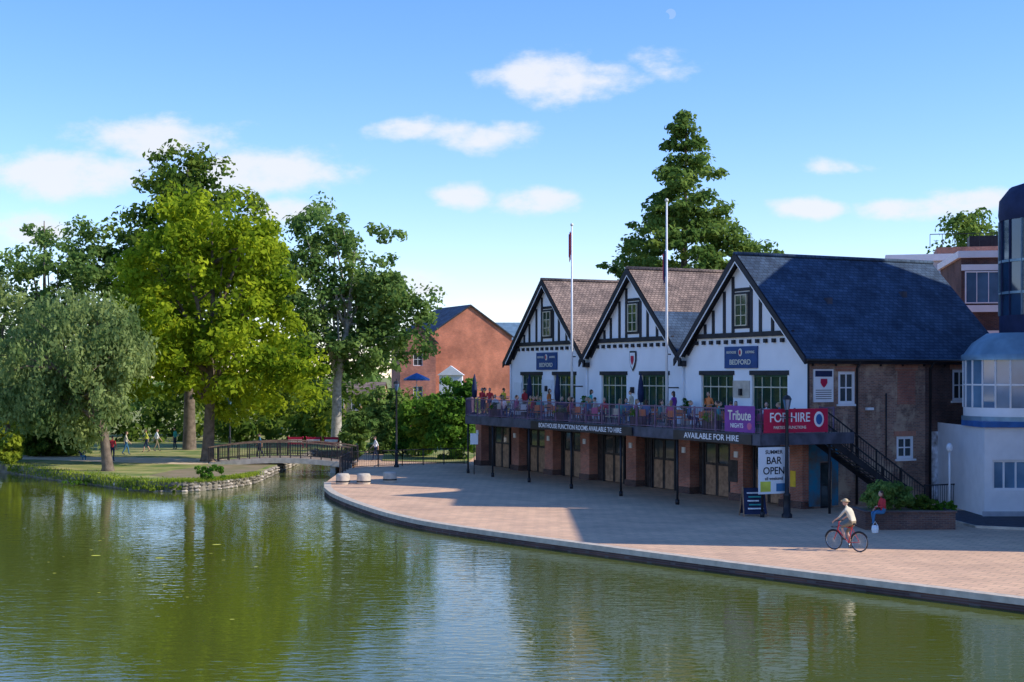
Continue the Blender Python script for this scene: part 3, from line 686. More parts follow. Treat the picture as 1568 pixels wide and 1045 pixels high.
bush('bank_shrub', 20, 150, 640, 108, 'dark', 28, n=120, ls=.2)
bush('bank_plant', 300, 345, 706, 82.6, 'hedge', 29, z0=.15, n=26, per=40, ls=.09)
bush('bank_plant', 185, 300, 741, 80.7, 'lime', 30, z0=-.3, n=34, per=45, ls=.08, depth=.5)
bush('bank_plant', 90, 150, 735, 86, 'hedge', 31, z0=-.3, n=26, per=40, ls=.08)
# distant tree belt as one object
rng = np.random.default_rng(44)
E = []
for x in np.arange(-110, 6, 5.5):
    h = rng.uniform(4.5, 8.5) if x > -42 else rng.uniform(7, 11)
    if x > -14: h = rng.uniform(3, 5)
    E.append((x + rng.uniform(-2, 2), 150 + rng.uniform(-6, 6), h * .5, 4.2, 4, h * .55))
for x in np.arange(-110, -17, 3.5): E.append((x, 136 + rng.uniform(-4, 4), 2.0, 3, 2.5, rng.uniform(2.2, 4.2)))
cl = clumps(E, 700, rng, -.6, .3, 3); K = np.repeat(cl, 50, 0); d = rng.normal(size=K.shape); d /= np.linalg.norm(d, axis=1, keepdims=True)
leafmesh('distant_trees', K + d * rng.random((len(K), 1)) ** .5 * 1.5, d + [0, 0, .4], .34, LM['dark'], None, rng)
E = [(x, 260 + rng.uniform(-10, 10), rng.uniform(2, 4), 9, 6, rng.uniform(4, 7)) for x in np.arange(-160, 120, 9)]
cl = clumps(E, 350, rng, -.6, .3, 3); K = np.repeat(cl, 40, 0); d = rng.normal(size=K.shape); d /= np.linalg.norm(d, axis=1, keepdims=True)
leafmesh('distant_trees', K + d * rng.random((len(K), 1)) ** .5 * 2.6, d + [0, 0, .4], .6, LM['mid'], None, rng)
# grass tufts along the bank
n = 13000; P = []
for i in range(n):
    k = rng.integers(0, len(Is) - 3); a = np.array(Is[k]); b = np.array(Is[k + 1]); p = a + (b - a) * rng.random(); rk = a[0] > -20
    P.append((p[0] + rng.normal() * .2, p[1] + abs(rng.normal()) * 1.0 - (.05 if rk else .3), .24 if rk else rng.uniform(-.25, .28)))
P = np.array(P); Nn = rng.normal(size=(n, 3)) * [1, 1, .2]
leafmesh('bank_grass_tufts', P, Nn, .11, LM['lime'], None, rng, .2, -1)
# ------------------------------------------------------------------ background buildings
def gable_house(name, xc, y, w, dp, ze, zr, wall, roof, rz=0, wins=()):
    o = empty(name, (xc, y, 0), rz); mb = MB(); h = w / 2
    mb.wallf(front, -h, h, 0, ze, [(a - .55, a + .55, b, b + 1.5) for a, b in wins], wall); mb.face([(-h, 0, ze), (h, 0, ze), (0, 0, zr)], wall)
    for s in (-h, h): mb.face([(s, 0, 0), (s, dp, 0), (s, dp, ze), (s, 0, ze)], wall)
    mb.obj('walls', o); mb = MB()
    for s in (-1, 1):
        e = s * (h + .3); z = ze - .3 * (zr - ze) / h
        mb.face([(0, -.25, zr + .15), (e, -.25, z + .15), (e, dp, z + .15), (0, dp, zr + .15)], roof)
        mb.face([(0, -.25, zr + .15), (e, -.25, z + .15), (e, -.25, z - .05), (0, -.25, zr - .05)], 'black')
    mb.obj('roof', o); mb = MB()
    for a, b in wins: mb.window(front, a - .55, a + .55, b, b + 1.5, 2, 2, 'whitep', 'glass')
    mb.obj('windows', o)
    return o
Y = 172
gable_house('brick_house', bx(720, Y), Y, 11.0, 11, 11.0, 14.7, 'brickor', 'slate', R(24))
gable_house('brick_house', bx(640, 166), 166, 4.2, 8, 10.2, 12.2, 'brickred', 'slate', R(12), [(0, 7.4), (0, 3.5)])
def range_house(name, px0, px1, yeave, yridge, Y, wall, roof, wins=()):
    x0, x1 = bx(px0, Y), bx(px1, Y); ze = H - (yeave - 575) / F * Y; zr = H - (yridge - 575) / F * Y
    mb = MB(); mb.box(x0, x1, Y, Y + 8, 0, ze, wall)
    mb.face([(x0 - .2, Y - .3, ze - .05), (x1 + .2, Y - .3, ze - .05), (x1 + .2, Y + 4, zr), (x0 - .2, Y + 4, zr)], roof); mb.face([(x0 - .2, Y + 8.3, ze - .05), (x1 + .2, Y + 8.3, ze - .05), (x1 + .2, Y + 4, zr), (x0 - .2, Y + 4, zr)], roof)
    for s in (x0, x1): mb.face([(s, Y, ze), (s, Y + 8, ze), (s, Y + 4, zr)], wall)
    for px in wins: mb.window(lambda a, b, c: (a, Y - c, b), bx(px, Y) - .6, bx(px, Y) + .6, ze - 2.2, ze - .7, 2, 2, 'whitep', 'glass', .1)
    return mb.obj(name)
range_house('grey_roofed_house', 755, 830, 520, 492, 200, 'brickred', 'lead', ())
range_house('rendered_cottage', 500, 585, 603, 585, 190, 'tan', 'tile', (520, 545, 570))
mb = MB()
x, y = bx(690, 150), 150
mb.box(x - 1.2, x + 1.2, y, y + 3, 0, 6.3, 'whitep'); mb.face([(x - 1.4, y - .2, 6.3), (x + 1.4, y - .2, 6.3), (x, y - .2, 7.3)], 'whitep'); mb.face([(x - 1.4, y - .2, 6.3), (x, y - .2, 7.3), (x, y + 3, 7.3), (x - 1.4, y + 3, 6.3)], 'whitep'); mb.face([(x + 1.4, y - .2, 6.3), (x, y - .2, 7.3), (x, y + 3, 7.3), (x + 1.4, y + 3, 6.3)], 'whitep')
mb.obj('white_kiosk')
def parasol(name, loc, m, r=1.3, h=2.4):
    mb = MB(); mb.tube([(0, 0, 0), (0, 0, h)], .03, 'whitep', 6); mb.lathe((0, 0, 0), [(r, h - .45), (r * .5, h - .15), (.02, h + .1)], m, 8, sm=False); mb.lathe((0, 0, 0), [(r, h - .45), (r, h - .6)], m, 8, sm=False)
    mb.lathe((0, 0, 0), [(.25, 0), (.25, .08), (.03, .1)], 'concrete', 10); return mb.obj(name, loc=loc)
parasol('market_parasol', (bx(638, 130), 130, 0), 'bluep', 1.2, 6.4)
# office block behind on the right
oy = 108; off = empty('office_block', (bx(1362, oy), oy, 0), R(-14)); mb = MB()
mb.box(0, 16, 0, 14, 0, 14.9, 'grey'); mb.box(-.3, 16.3, -.3, 14, 14.9, 15.4, 'whitep'); mb.box(3.5, 9, 1, 8, 15.4, 16.0, 'brickred')
mb.box(4.6, 5.7, -.6, -.02, 11.5, 14.6, 'whitep')
for z in (4, 7.6, 11.1):
    mb.boxf(front, .5, 16, z, z + .9, .02, .15, 'brickred')
    for i in range(7): mb.window(front, .6 + i * 2.1, 2.4 + i * 2.1, z + 1.2, z + 2.9, 2, 2, 'whitep', 'glassb', .12)
for i in range(10): mb.tube([(3 + i * .9, 1.0, 16), (3 + i * .9, 1.0, 17)], .03, 'iron', 4)
mb.tube([(3, 1, 17), (11.2, 1, 17)], .04, 'iron', 4); mb.box(6, 8.5, 3, 6, 16, 17.0, 'black')
mb.obj('walls_and_windows', off)
oy = 84; off = empty('brick_office_wing', (bx(1472, oy), oy, 0), R(-10)); mb = MB()
mb.box(0, 12, 0, 10, 0, 13.2, 'brickdark'); mb.box(-.2, 12, -.2, 10, 13.2, 13.6, 'whitep')
for z in (6.0, 9.9): 
    mb.boxf(front, 0, 12, z + .1, z + .5, .02, .12, 'whitep'); mb.boxf(front, 0, 12, z + 2.55, z + 2.9, .02, .12, 'whitep')
    for i in range(5): mb.window(front, .2 + i * 2.2, 2.2 + i * 2.2, z + .6, z + 2.5, 3, 1, 'whitep', 'glassb', .12)
mb.obj('walls_and_windows', off)
# blue and white bay-windowed building at the right edge, plus unseen shade blocks
o = empty('blue_white_bay_building'); mb = MB()
wx = lambda a, b, c: (21.0 + a, 63.2 - c, b)
mb.wallf(wx, 0, 12, 0, 3.95, [(.35, 1.95, 1.15, 2.5), (3.0, 5.0, 1.15, 2.5)], 'whitep')
mb.face([(21, 63.2, 0), (21, 72, 0), (21, 72, 3.95), (21, 63.2, 3.95)], 'whitep')
mb.box(20.85, 33, 63.0, 66, 3.95, 4.2, 'bluep'); mb.box(20.9, 33, 63.12, 63.19, 0, .22, 'grey')
mb.window(wx, .35, 1.95, 1.15, 2.5, 3, 1, 'whitep', 'glassb', -.1, .1, .08); mb.window(wx, 3, 5, 1.15, 2.5, 3, 1, 'whitep', 'glassb', -.1, .1, .08)
cx, cy, r = 23.5, 65.6, 2.55
mb.lathe((cx, cy, 0), [(r + .1, 4.2), (r + .1, 4.4)], 'lead', 24, sm=False); mb.lathe((cx, cy, 0), [(r + .02, 4.4), (r + .02, 4.8)], 'whitep', 24); mb.lathe((cx, cy, 0), [(r, 4.8), (r, 7.0)], 'glassb', 24, sm=False)
mb.lathe((cx, cy, 0), [(r + .12, 6.95), (r + .12, 7.2), (r, 7.25), (r * .86, 7.75), (r * .6, 8.2)], 'lead', 24)
for i in range(24):
    a = 2 * math.pi * i / 24; p = (cx + math.cos(a) * (r + .02), cy + math.sin(a) * (r + .02)); mb.tube([(*p, 4.8), (*p, 7.0)], .045, 'whitep', 4)
mb.lathe((cx, cy, 0), [(r + .03, 5.8), (r + .03, 5.87)], 'whitep', 24)
cx, cy, r = 25.6, 67.5, 2.35
mb.lathe((cx, cy, 0), [(r, 7.6), (r, 9.1)], 'navyc', 20); mb.lathe((cx, cy, 0), [(r - .04, 9.1), (r - .04, 13.6)], 'glassd', 20, sm=False); mb.lathe((cx, cy, 0), [(r, 13.6), (r + .05, 13.9), (r, 14.6), (r * .8, 15.2), (r * .4, 15.5), (.01, 15.6)], 'navyc', 20)
for i in range(20):
    a = 2 * math.pi * i / 20; p = (cx + math.cos(a) * r, cy + math.sin(a) * r); mb.tube([(*p, 9.1), (*p, 13.6)], .05, 'lead' if i % 3 == 0 else 'navyc', 4)
for z in (10.1, 11.6): mb.lathe((cx, cy, 0), [(r + .03, z), (r + .03, z + .12)], 'lead', 20)
mb.box(26.2, 44, 49.0, 62.9, 0, 16.8, 'brickdark'); mb.box(28.0, 44, 62.91, 73, 0, 22.0, 'brickdark')  # out-of-view blocks sized for their shade; taller one added to shade slate roof
for z in (1.2, 5, 9, 13):
    for i in range(5): mb.window(lambda a, b, c: (26.2 - c, a, b), 50 + i * 2.5, 51.6 + i * 2.5, z, z + 1.9, 2, 2, 'whitep', 'glassb', .1)
mb.obj('walls_bays_and_shade_blocks', o)
mb = MB(); mb.box(18.9, 20.9, 72.5, 72.9, 0, 6.8, 'brickdark'); mb.obj('side_passage_wall')
mb = MB(); mb.tube([(20.3, 66, 0), (20.3, 66, 2.8)], .05, 'whitep', 6); mb.ell((20.3, 66, 2.9), (.16, .16, .22), 'whitep'); mb.obj('globe_lamp')
# ------------------------------------------------------------------ street furniture
def lamp(name, x, y, h, heavy=False):
    mb = MB(); k = 1.4 if heavy else 1
    mb.lathe((0, 0, 0), [(.17 * k, 0), (.17 * k, .15), (.12 * k, .2), (.11 * k, .95), (.13 * k, 1.0), (.07 * k, 1.1), (.05 * k, h - .8), (.09, h - .72), (.04, h - .65)], 'iron', 10)
    mb.tube([(-.3, 0, h - 1.0), (.3, 0, h - 1.0)], .02, 'iron', 5)
    mb.lathe((0, 0, 0), [(.1, h - .65), (.19, h - .2)], 'glassb', 6, sm=False); mb.lathe((0, 0, 0), [(.22, h - .2), (.14, h - .05), (.03, h), (.03, h + .12), (.001, h + .16)], 'iron', 6, sm=False)
    for i in range(6):
        a = math.pi * i / 3; mb.tube([(.1 * math.cos(a), .1 * math.sin(a), h - .65), (.19 * math.cos(a), .19 * math.sin(a), h - .2)], .012, 'iron', 4)
    return mb.obj(name, loc=(x, y, 0))
lamp('street_lamp', bx(1205, 62.6), 62.6, 5.4, True)
lamp('street_lamp', bx(607, 97), 97, 5.9)
lamp('street_lamp', bx(352, 120), 120, 4.5)
mb = MB(); x, y = bx(1154, 63.4), 63.4
mb.face([(-.55, -.3, .1), (.55, -.3, .1), (.5, 0, 1.25), (-.5, 0, 1.25)], 'navyc'); mb.face([(-.55, .3, .1), (.55, .3, .1), (.5, 0.02, 1.25), (-.5, 0.02, 1.25)], 'navyc')
for s in (-.55, .55): mb.tube([(s, -.33, 0), (s * .92, 0, 1.3)], .03, 'wood', 4); mb.tube([(s, .33, 0), (s * .92, 0.02, 1.3)], .03, 'wood', 4)
for i in range(5): mb.face([(-.35 + .06 * (i % 2), -.28 + .042 * i * 1 - .02, .32 + i * .17), (.38 - .1 * (i % 3), -.28 + .042 * i - .02, .32 + i * .17), (.38 - .1 * (i % 3), -.27 + .042 * i, .38 + i * .17), (-.35 + .06 * (i % 2), -.27 + .042 * i, .38 + i * .17)], 'teal' if i % 2 else 'whitep')
mb.obj('pavement_sign', loc=(x, y, 0), rz=R(8))
for px, py in ((525, 741), (557, 741), (597, 738)):
    Yd = H * F / (py - 575); mb = MB(); mb.lathe((0, 0, 0), [(.38, 0), (.4, .1), (.4, .5), (.34, .6), (.001, .62)], 'concrete', 14); mb.lathe((0, 0, 0), [(.41, .12), (.41, .2)], 'iron', 14); mb.obj('stone_bollard', loc=(bx(px, Yd), Yd, 0))
# planter
pl = empty('brick_planter', (bx(1325, 57.6), 57.6, 0), R(2)); mb = MB()
mb.box(0, 3.7, 0, 2.0, 0, .68, 'brickdark'); mb.box(-.05, 3.75, -.05, .18, .683, .76, 'brickdark'); mb.box(-.05, .18, .18, 2.05, .683, .76, 'brickdark'); mb.box(3.52, 3.75, .18, 2.05, .683, .76, 'brickdark'); mb.box(.18, 3.52, .18, 1.9, .683, .70, 'dirt')
mb.obj('brick_box', pl)
bush('planter_shrub', 1318, 1400, 728, 59, 'mid', 51, .6, 60, 80, .07, .9)
bush('planter_shrub', 1385, 1440, 752, 59, 'dark', 52, .6, 40, 70, .06, .8)
bush('planter_shrub', 1425, 1466, 765, 58.6, 'hedge', 53, .6, 30, 70, .06, .7)
mb = MB()
for i in range(3):
    x = i * 1.5; mb.box(x, x + 1.3, 0, .08, .35, .95, 'red'); mb.box(x, x + .06, 0, .3, 0, 1.0, 'red'); mb.box(x + 1.24, x + 1.3, 0, .3, 0, 1.0, 'red'); mb.box(x + .1, x + 1.2, -.01, -.004, .55, .75, 'whitep')
mb.obj('red_barrier', loc=(bx(440, 118), 118, .2))
mb = MB(); mb.tube([(0, 0, 0), (0, 0, 2.6)], .03, 'iron', 6); mb.box(-.25, .25, -.05, -.02, 1.9, 2.6, 'whitep'); mb.obj('information_sign', loc=(bx(726, 90), 90, 0))
# ------------------------------------------------------------------ people
def pose(kind, v=0):
    J = {}
    if kind in ('stand', 'walk'):
        s = .22 if kind == 'walk' else .02
        J = dict(pelvis=(0, 0, .95), spine=(0, 0, 1.13), chest=(.0, 0, 1.32), neck=(0, 0, 1.48), hb=(.02, 0, 1.58))
        for sd, y in (('L', 1), ('R', -1)):
            k = s * y
            J['sh' + sd] = (0, .17 * y, 1.42); J['el' + sd] = (-k * .5 - .02, .24 * y, 1.14); J['wr' + sd] = (-k + .08 + v * .12, .24 * y - v * .08 * y, .92 + v * .2); J['hip' + sd] = (0, .09 * y, .9)
            J['kn' + sd] = (k * .6 + .03, .1 * y, .5); J['an' + sd] = (k - (.08 if k < 0 else 0), .1 * y, .09 + (.06 if k < -.1 else 0)); J['to' + sd] = (k + .14, .11 * y, .05)
    elif kind == 'sit':
        J = dict(pelvis=(0, 0, .55), spine=(-.03, 0, .74), chest=(-.01, 0, .93), neck=(.03, 0, 1.08), hb=(.06, 0, 1.18))
        for sd, y in (('L', 1), ('R', -1)):
            J['sh' + sd] = (.01, .17 * y, 1.02); J['el' + sd] = (.06, .23 * y, .76); J['wr' + sd] = (.28, .13 * y, .72 + v * .1 * y); J['hip' + sd] = (.03, .1 * y, .53)
            J['kn' + sd] = (.43, .11 * y, .52); J['an' + sd] = (.42 + .08 * y, .11 * y, .09); J['to' + sd] = (.56 + .08 * y, .12 * y, .05)
    elif kind == 'cycle':
        J = dict(pelvis=(-.27, 0, 1.04), spine=(-.21, 0, 1.22), chest=(-.10, 0, 1.40), neck=(-.01, 0, 1.54), hb=(.03, 0, 1.63))
        for sd, y in (('L', 1), ('R', -1)):
            J['sh' + sd] = (-.06, .18 * y, 1.47); J['el' + sd] = (.12, .26 * y, 1.22); J['wr' + sd] = (.33, .25 * y, 1.08); J['hip' + sd] = (-.25, .1 * y, 1.0)
        J['knL'] = (.13, .11, .86); J['anL'] = (0.0, .12, .48); J['toL'] = (.14, .13, .43); J['knR'] = (.06, -.11, .66); J['anR'] = (-.14, -.12, .21); J['toR'] = (0.0, -.13, .15)
    return J
BN = [('pelvis', 'spine', 'top'), ('spine', 'chest', 'top'), ('chest', 'neck', 'top'), ('neck', 'hb', 'skin')]
for s in 'LR': BN += [('chest', 'sh' + s, 'top'), ('sh' + s, 'el' + s, 'top'), ('el' + s, 'wr' + s, 'arm'), ('wr' + s, 'ha' + s, 'skin'), ('pelvis', 'hip' + s, 'leg'), ('hip' + s, 'kn' + s, 'leg'), ('kn' + s, 'an' + s, 'shin'), ('an' + s, 'to' + s, 'shoe')]
RAD = dict(pelvis=(.155, .115), spine=(.14, .10), chest=(.155, .11), neck=(.055, .055), hb=(.05, .05), sh=(.065, .065), el=(.043, .043), wr=(.028, .028), ha=(.036, .02), hip=(.095, .095), kn=(.06, .06), an=(.04, .04), to=(.038, .03))
def figure(name, loc, rz, kind='stand', top='redc', leg='jean', arm='skin', shin=None, hair='hair', hat=None, v=0, sc=1.0, longhair=False):
    J = pose(kind, v); shin = shin or leg
    for s in 'LR':
        w = Vector(J['wr' + s]); e = Vector(J['el' + s]); d = (w - e).normalized(); J['ha' + s] = tuple(w + d * .08)
    keys = list(J); me = bpy.data.meshes.new(name); me.from_pydata([J[k] for k in keys], [(keys.index(a), keys.index(b)) for a, b, _ in BN], [])
    ob = bpy.data.objects.new(name, me); scene.collection.objects.link(ob)
    ob.modifiers.new('skin', 'SKIN'); su = ob.modifiers.new('sub', 'SUBSURF'); su.levels = 1; su.render_levels = 1
    for i, k in enumerate(keys):
        sv = me.skin_vertices[0].data[i]; sv.radius = RAD.get(k) or RAD[k[:-1]]; sv.use_root = (k == 'pelvis')
    dg = bpy.context.evaluated_depsgraph_get(); dg.update(); ev = bpy.data.meshes.new_from_object(ob.evaluated_get(dg))
    mb = MB(); mb.v = [tuple(p.co) for p in ev.vertices]
    seg = [(Vector(J[a]), Vector(J[b]), dict(top=top, skin='skin', arm=arm, leg=leg, shin=shin, shoe='shoe')[c], RAD.get(a, RAD.get(a[:-1]))[0]) for a, b, c in BN]
    for p in ev.polygons:
        c = p.center; best = None
        for a, b, m_, r_ in seg:
            ab = b - a; t = max(0, min(1, (c - a).dot(ab) / max(1e-9, ab.length_squared))); dd = (c - a - ab * t).length - r_ * .6
            if best is None or dd < best[0]: best = (dd, m_)
        mb.f.append(tuple(p.vertices)); mb.mi.append(mb.ix(best[1])); mb.sm.append(True)
    bpy.data.objects.remove(ob)
    hb = Vector(J['hb']); hc = hb + Vector((.025, 0, .09))
    mb.ell(hc, (.098, .076, .118), 'skin', 14, 10); mb.ell(hc + Vector((.03, 0, -.055)), (.062, .055, .06), 'skin', 10, 8)
    mb.ell(hc + Vector((.1, 0, -.015)), (.02, .013, .024), 'skin', 6, 5)
    for y in (-1, 1):
        mb.ell(hc + Vector((0, .078 * y, -.01)), (.018, .01, .03), 'skin', 6, 5); mb.ell(hc + Vector((.088, .03 * y, .01)), (.008, .012, .007), 'hair', 6, 5)
    mb.ell(hc + Vector((.088, 0, -.06)), (.008, .024, .006), 'redc', 6, 5)
    if hair: mb.ell(hc + Vector((-.016, 0, .018)), (.102, .085, .118), hair, 12, 8, -.05, -.35)
    if longhair: mb.ell(hc + Vector((-.06, 0, -.06)), (.06, .08, .17), hair, 10, 8)
    if hat: mb.ell(hc + Vector((-.005, 0, .045)), (.115, .1, .1), hat, 12, 8, 0); mb.lathe(hc + Vector((0, 0, .05)), [(.1, 0), (.17, -.01), (.16, .005)], hat, 14)
    for s, sg in (('L', 1), ('R', -1)):
        w = Vector(J['wr' + s]); h = Vector(J['ha' + s]); d = (h - w).normalized(); side = d.cross(Vector((0, 0, 1)))
        side = side.normalized() if side.length > .3 else Vector((1, 0, 0)); dn = d.cross(side).normalized()
        if dn.z > 0: dn = -dn
        for k, ln in zip((-1.5, -.5, .5, 1.5), (.062, .075, .08, .068)):
            p = h + side * k * .018; q = p + d * ln * .5 + dn * .012; mb.tube([p, q, q + (d * .5 + dn * .8).normalized() * ln * .5], [.0095, .0085, .007], 'skin', 5)
        p = w + d * .03 + side * sg * .025; mb.tube([p, p + side * sg * .025 + d * .025, p + side * sg * .028 + d * .055], [.011, .01, .008], 'skin', 5)
    o = mb.obj(name, loc=loc, rz=rz); o.scale = (sc,) * 3; return o
# bicycle + rider
hd = math.atan2(.72, -.69)
cy_ = (11.95, 50.8, .0)
mb = MB()
for xw in (-.53, .53):
    ring = [(xw + .335 * math.cos(a), 0, .345 + .335 * math.sin(a)) for a in np.linspace(0, 2 * math.pi, 29)]
    mb.tube(ring, .02, 'rubber', 6, False); ring = [(xw + .31 * math.cos(a), 0, .345 + .31 * math.sin(a)) for a in np.linspace(0, 2 * math.pi, 29)]; mb.tube(ring, .009, 'chrome', 5, False)
    for i in range(14):
        a = i * math.pi / 7; mb.tube([(xw, 0, .345), (xw + .31 * math.cos(a), 0, .345 + .31 * math.sin(a))], .003, 'chrome', 4, False)
    ring = [(xw + .37 * math.cos(a), 0, .345 + .37 * math.sin(a)) for a in np.linspace(.2, 2.6, 12)]; mb.tube(ring, .02, 'iron', 5)
BB = (-.08, 0, .29); st = (-.22, 0, .82); hdt = (.33, 0, .88); hdl = (.37, 0, .72)
for a, b_, r_ in ((BB, st, .018), (st, hdt, .017), (BB, hdl, .02), (BB, (-.53, 0, .345), .012), (st, (-.53, 0, .345), .01), (hdt, hdl, .022), (hdl, (.53, 0, .345), .015), (hdt, (.31, 0, 1.03), .015), (st, (-.26, 0, .95), .014)): mb.tube([a, b_], r_, 'redc', 8)
mb.tube([(.30, -.27, 1.04), (.36, -.16, 1.05), (.33, 0, 1.04), (.36, .16, 1.05), (.30, .27, 1.04)], .014, 'iron', 8)
mb.ell((-.28, 0, .97), (.14, .08, .035), 'iron')
mb.tube([(BB[0], .04, BB[2]), (BB[0] + .12, .04, BB[2] + .12)], .012, 'chrome', 6); mb.tube([(BB[0], -.04, BB[2]), (BB[0] - .03, -.04, BB[2] - .16)], .012, 'chrome', 6)
mb.box(BB[0] + .07, BB[0] + .19, .05, .15, BB[2] + .11, BB[2] + .135, 'iron'); mb.box(BB[0] - .09, BB[0] + .03, -.15, -.05, BB[2] - .18, BB[2] - .155, 'iron')
mb.tube([(.42, -.14, .8), (.42, .14, .8), (.56, .14, .82), (.56, -.14, .82), (.42, -.14, .8)], .01, 'iron', 5)
mb.obj('bicycle', loc=cy_, rz=hd)
figure('cyclist', cy_, hd, 'cycle', 'cream', 'khaki', 'skin', 'skin', 'hairl', 'straw')
figure('seated_woman', (14.95, 57.35, .22), R(195), 'sit', 'redc', 'jean', 'redc', None, 'hair', None, .5, 1.0, True)
mb = MB(); mb.lathe((0, 0, 0), [(.12, 0), (.15, .12), (.13, .28), (.02, .3)], 'whitep', 10); mb.tube([(-.1, 0, .28), (0, 0, .45), (.1, 0, .28)], .012, 'whitep', 5); mb.obj('handbag', loc=(14.45, 56.6, 0))
for px, yd, a, kd, tp, lg, sn in ((224, 112, 200, 'walk', 'limec', 'navyc', 'skin'), (193, 108, 20, 'walk', 'cream', 'jean', None), (398, 104, 190, 'walk', 'jean', 'navyc', None), (172, 100, 90, 'stand', 'redc', 'navyc', None), (240, 113, 30, 'walk', 'whitep', 'khaki', None), (268, 116, 160, 'stand', 'teal', 'navyc', None), (575, 104, 200, 'walk', 'whitep', 'navyc', None)):
    figure('pedestrian', (bx(px, yd), yd, .22 if px < 540 else .02), R(a), kd, tp, lg, 'skin', sn, 'hair')
figure('pedestrian', (bx(126, 101), 101, .0), R(90), 'sit', 'navyc', 'jean', 'skin', None, 'hair')
# terrace furniture and drinkers
def table(x, y, m='woodd', cm='pink'):
    mb = MB(); mb.lathe((0, 0, 0), [(.001, .74), (.42, .74), (.42, .70), (.001, .70)], m, 14); mb.tube([(0, 0, 0), (0, 0, .7)], .03, 'iron', 6); mb.lathe((0, 0, 0), [(.25, 0), (.25, .03), (.03, .05)], 'iron', 10)
    for g in range(3): mb.lathe((.2 * math.cos(g * 2), .2 * math.sin(g * 2), .742), [(.03, 0), (.035, .15), (.001, .15)], 'glassb' if g else 'yellow', 7)
    mb.obj('terrace_table', loc=LW(x, y, DZ), rz=RZ)
    for k in range(4):
        a = math.pi / 4 + k * math.pi / 2 + random.uniform(-.2, .2); mb = MB()
        mb.box(-.2, .2, -.2, .2, .43, .46, cm); mb.box(-.2, -.17, -.19, .19, .55, .88, cm)
        for s in (-.18, .18):
            for q in (-.18, .18): mb.tube([(s, q, 0), (s * .95, q * .95, .43)], .014, 'iron', 5)
        for q in (-.17, .17): mb.tube([(-.185, q, .43), (-.2, q, .9)], .013, 'iron', 5)
        mb.obj('terrace_chair', loc=LW(x + math.cos(a) * .75, y + math.sin(a) * .75, DZ), rz=RZ + a + math.pi)
def person_at(x, y, ang, kind, **k): return figure('terrace_guest', LW(x, y, DZ), RZ + ang, kind, **k)
random.seed(5)
tops = ['redc', 'whitep', 'teal', 'navyc', 'pink', 'cream', 'yellow', 'jean', 'orange', 'purple']
cms = ['pink', 'whitep', 'orange', 'whitep', 'cream']
i = 0
for x in np.arange(-28, 1, 2.4):
    y = -3.3 + random.uniform(-.2, .2); table(x, y, random.choice(['woodd', 'whitep', 'wood']), random.choice(cms))
    k = 2 if i % 3 != 2 else 3
    for q in random.sample(range(4), k):
        a = math.pi / 4 + q * math.pi / 2; person_at(x + math.cos(a) * .72, y + math.sin(a) * .72, a + math.pi, 'sit', top=random.choice(tops), leg=random.choice(['jean', 'navyc', 'khaki']), hair=random.choice(['hair', 'hairl']), longhair=random.random() < .5)
    i += 1
for x, y in ((-30.5, -2.2), (-29.7, -1.6), (-27.0, -1.4), (-24, -1.2), (-13.5, -1.6), (-6.2, -1.4), (-33.5, -1.2), (-18.2, -1.5), (-32.3, -1.9), (-9.0, -1.7)):
    person_at(x, y, random.uniform(0, 6.28), 'stand', top=random.choice(tops), leg=random.choice(['jean', 'navyc', 'khaki']), v=1, longhair=random.random() < .4)
for x, y in ((-27.3, -.9), (-21.6, -1.9), (-13.8, -.8), (-33.8, -1.8)):
    mb = MB(); mb.lathe((0, 0, 0), [(.24, 0), (.24, .1), (.03, .12), (.03, 1.1), (.16, 1.15), (.19, 1.6), (.12, 2.3), (.04, 2.65), (.001, 2.75)], 'navyc', 9); mb.obj('closed_parasol', loc=LW(x, y, DZ))
for x in (-25.5, -17.0, -8.6, -2.0): 
    w = LW(x, -4.1, DZ); mb = MB(); mb.box(-.6, .6, -.14, .14, 0, .5, 'woodd'); mb.obj('flower_box', loc=w, rz=RZ)
    tree('flower_box_plants', (w[0], w[1], w[2] + .5), [(0, 0, .2, .5, .4, .25)], 14, 40, .16, .05, 'hedge', int(-x), None, gap=-9)
for x in (-9.6, -20.4):
    mb = MB(); mb.lathe((0, 0, 0), [(.2, 0), (.24, .1), (.26, .5), (.001, .5)], 'concrete', 10); mb.obj('terrace_pot', loc=LW(x, -.6, DZ)); w = LW(x, -.6, DZ + .5)
    tree('potted_shrub', w, [(0, 0, .5, .3, .3, .55)], 16, 50, .15, .05, 'hedge', int(-x) + 3, None, gap=-9)
# floating leaves on the river
mb = MB(); random.seed(3)
for k in range(45):
    Yd = random.uniform(38, 60) if k > 15 else random.uniform(45, 75); px = random.gauss(230, 90); x = bx(px, Yd); r = random.uniform(.02, .05)
    if k % 15 == 0: r = .12
    mb.face([(x + r * 1.6 * math.cos(a), Yd + r * math.sin(a), -.343) for a in np.linspace(0, 5.2, 6)], 'limec')
mb.obj('floating_leaves')
